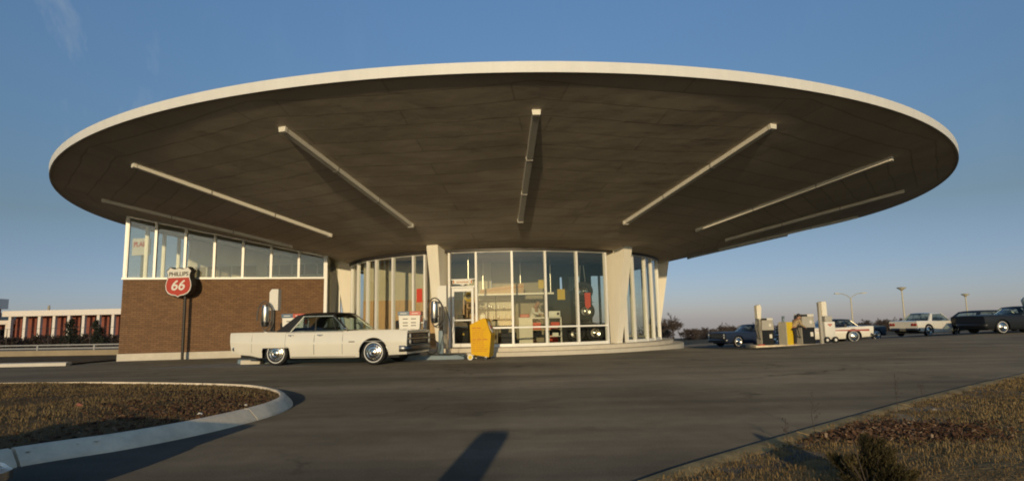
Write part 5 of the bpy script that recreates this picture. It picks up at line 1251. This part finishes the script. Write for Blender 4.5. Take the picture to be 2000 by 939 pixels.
# ------------------------------------------------------------------ right background
def lamp_post(label, x, y, ztop, arms):
    z0 = gz(x, y); h = ztop - z0; p = thing('street_lamp', label, 'street lamp', (x, y, z0), 0, 'lamp posts in the distance')
    mb = MB(); mb.cyl((0, 0, -.3), (0, 0, h - (.9 if arms else .2)), .2, .13, 8); mb.build('pole', 'lamp', p, smooth=50)
    if arms:
        for sd in (-1, 1):
            mb = MB(); mb.tube([(0, 0, h - 1.0), (sd * .7, 0, h - .45), (sd * 1.6, 0, h - .05), (sd * 2.4, 0, h)], .07, 6); ar = mb.build('arm', 'lamp', p, smooth=60)
            mb = MB(); mb.hexa([(sd * 2.3, -.2, h - .12), (sd * 3.4, -.25, h - .08), (sd * 3.4, .25, h - .08), (sd * 2.3, .2, h - .12), (sd * 2.4, -.1, h + .12), (sd * 3.2, -.15, h + .14), (sd * 3.2, .15, h + .14), (sd * 2.4, .1, h + .12)]); mb.build('lamp_head', 'lamp', ar)
    else:
        mb = MB(); mb.lathe([(.15, h - .75), (.35, h - .45), (.85, h - .15), (.9, h), (.3, h + .1), (.01, h + .12)], 14); mb.build('lamp_head', 'lamp', p, smooth=50)
lamp_post('distant double-armed street lamp left of the other lamps', 71, 130, 5.9, True)
lamp_post('distant mushroom-headed lamp above the off-white sedan', 81.9, 130, 6.9, False)
lamp_post('distant mushroom-headed lamp above the black station wagon', 109.8, 150, 5.9, False)
tk = thing('water_tank', 'beige tank on legs at the far right edge above the black sedan', 'tank', (100.6, 120, gz(100, 120)))
hh = 4.1 - gz(100, 120)
mb = MB(); mb.lathe([(.5, hh - 2.6), (1.5, hh - 1.7), (1.7, hh - .6), (1.2, hh), (.01, hh + .15)], 20); mb.build('tank', 'lamp', tk, smooth=50)
mb = MB(); mb.cyl((0, 0, -.3), (0, 0, hh - 2.5), .5, seg=10); mb.build('leg', 'lamp', tk, smooth=50)
# bare trees on the horizon
def bare_tree_mesh(seed, h):
    rnd = random.Random(seed); tr = MB(); cr_ = MB()
    tr.tube([(0, 0, -.4), (.05, 0, h * .3), (0, .05, h * .5)], [.16, .11, .07], 5)
    def br(p, d, l_, r, lv):
        q = p + d * l_; cr_.tube([p, q], [max(r, .022), max(r * .55, .018)], 3)
        if lv == 0: return
        for i in range(4 if lv > 1 else 5):
            nd = (d + Vector((rnd.gauss(0, .5), rnd.gauss(0, .5), rnd.gauss(.1, .35)))).normalized(); br(p.lerp(q, rnd.uniform(.35, 1)), nd, l_ * rnd.uniform(.55, .8), r * .55, lv - 1)
    for i in range(9):
        a = rnd.uniform(0, 6.28); br(Vector((0, 0, h * rnd.uniform(.18, .5))), Vector((math.cos(a) * .7, math.sin(a) * .7, rnd.uniform(.6, 1.3))).normalized(), h * .28, .06, 3)
    return tr, cr_
protos = []
for k in range(4):
    tr, cr_ = bare_tree_mesh(60 + k, 4.2)
    t = thing('bare_tree', 'leafless brown tree in the thicket on the horizon right of the station', 'tree', (0, 0, 0), 0, 'bare trees on the right horizon')
    tr.build('trunk', 'bark', t); cr_.build('crown', 'twig', t, fix=False); protos.append(t)
rnd = random.Random(77); used = 0
for i in range(70):
    x = 24 + i * .75 + rnd.uniform(-.6, .6); y = 104 + rnd.uniform(-8, 14); big = i < 5
    s_ = (1.0 if big else .52) * rnd.uniform(.75, 1.15)
    if used < 4: t = protos[used]; t.location = (x, y, gz(x, y)); t.scale = (s_,) * 3
    else: t = dup(protos[used % 4], (x, y, gz(x, y)), rnd.uniform(0, 6.28), s_)
    used += 1

mb = MB(); rnd = random.Random(5)
for i in range(60):
    x = 22 + i * .95; y = 108 + rnd.uniform(-6, 10); leafy(mb, x, y, gz(x, y) + .7, 1.3, 1.5, 1.0 + .5 * noise.noise(Vector((x * .3, 0, 0))) + (.9 if i < 6 else 0), 260, rnd, .13)
tag(mb.build('thicket', 'hedge', kind='stuff', fix=False), 'low brown winter thicket along the horizon right of the station', 'thicket')
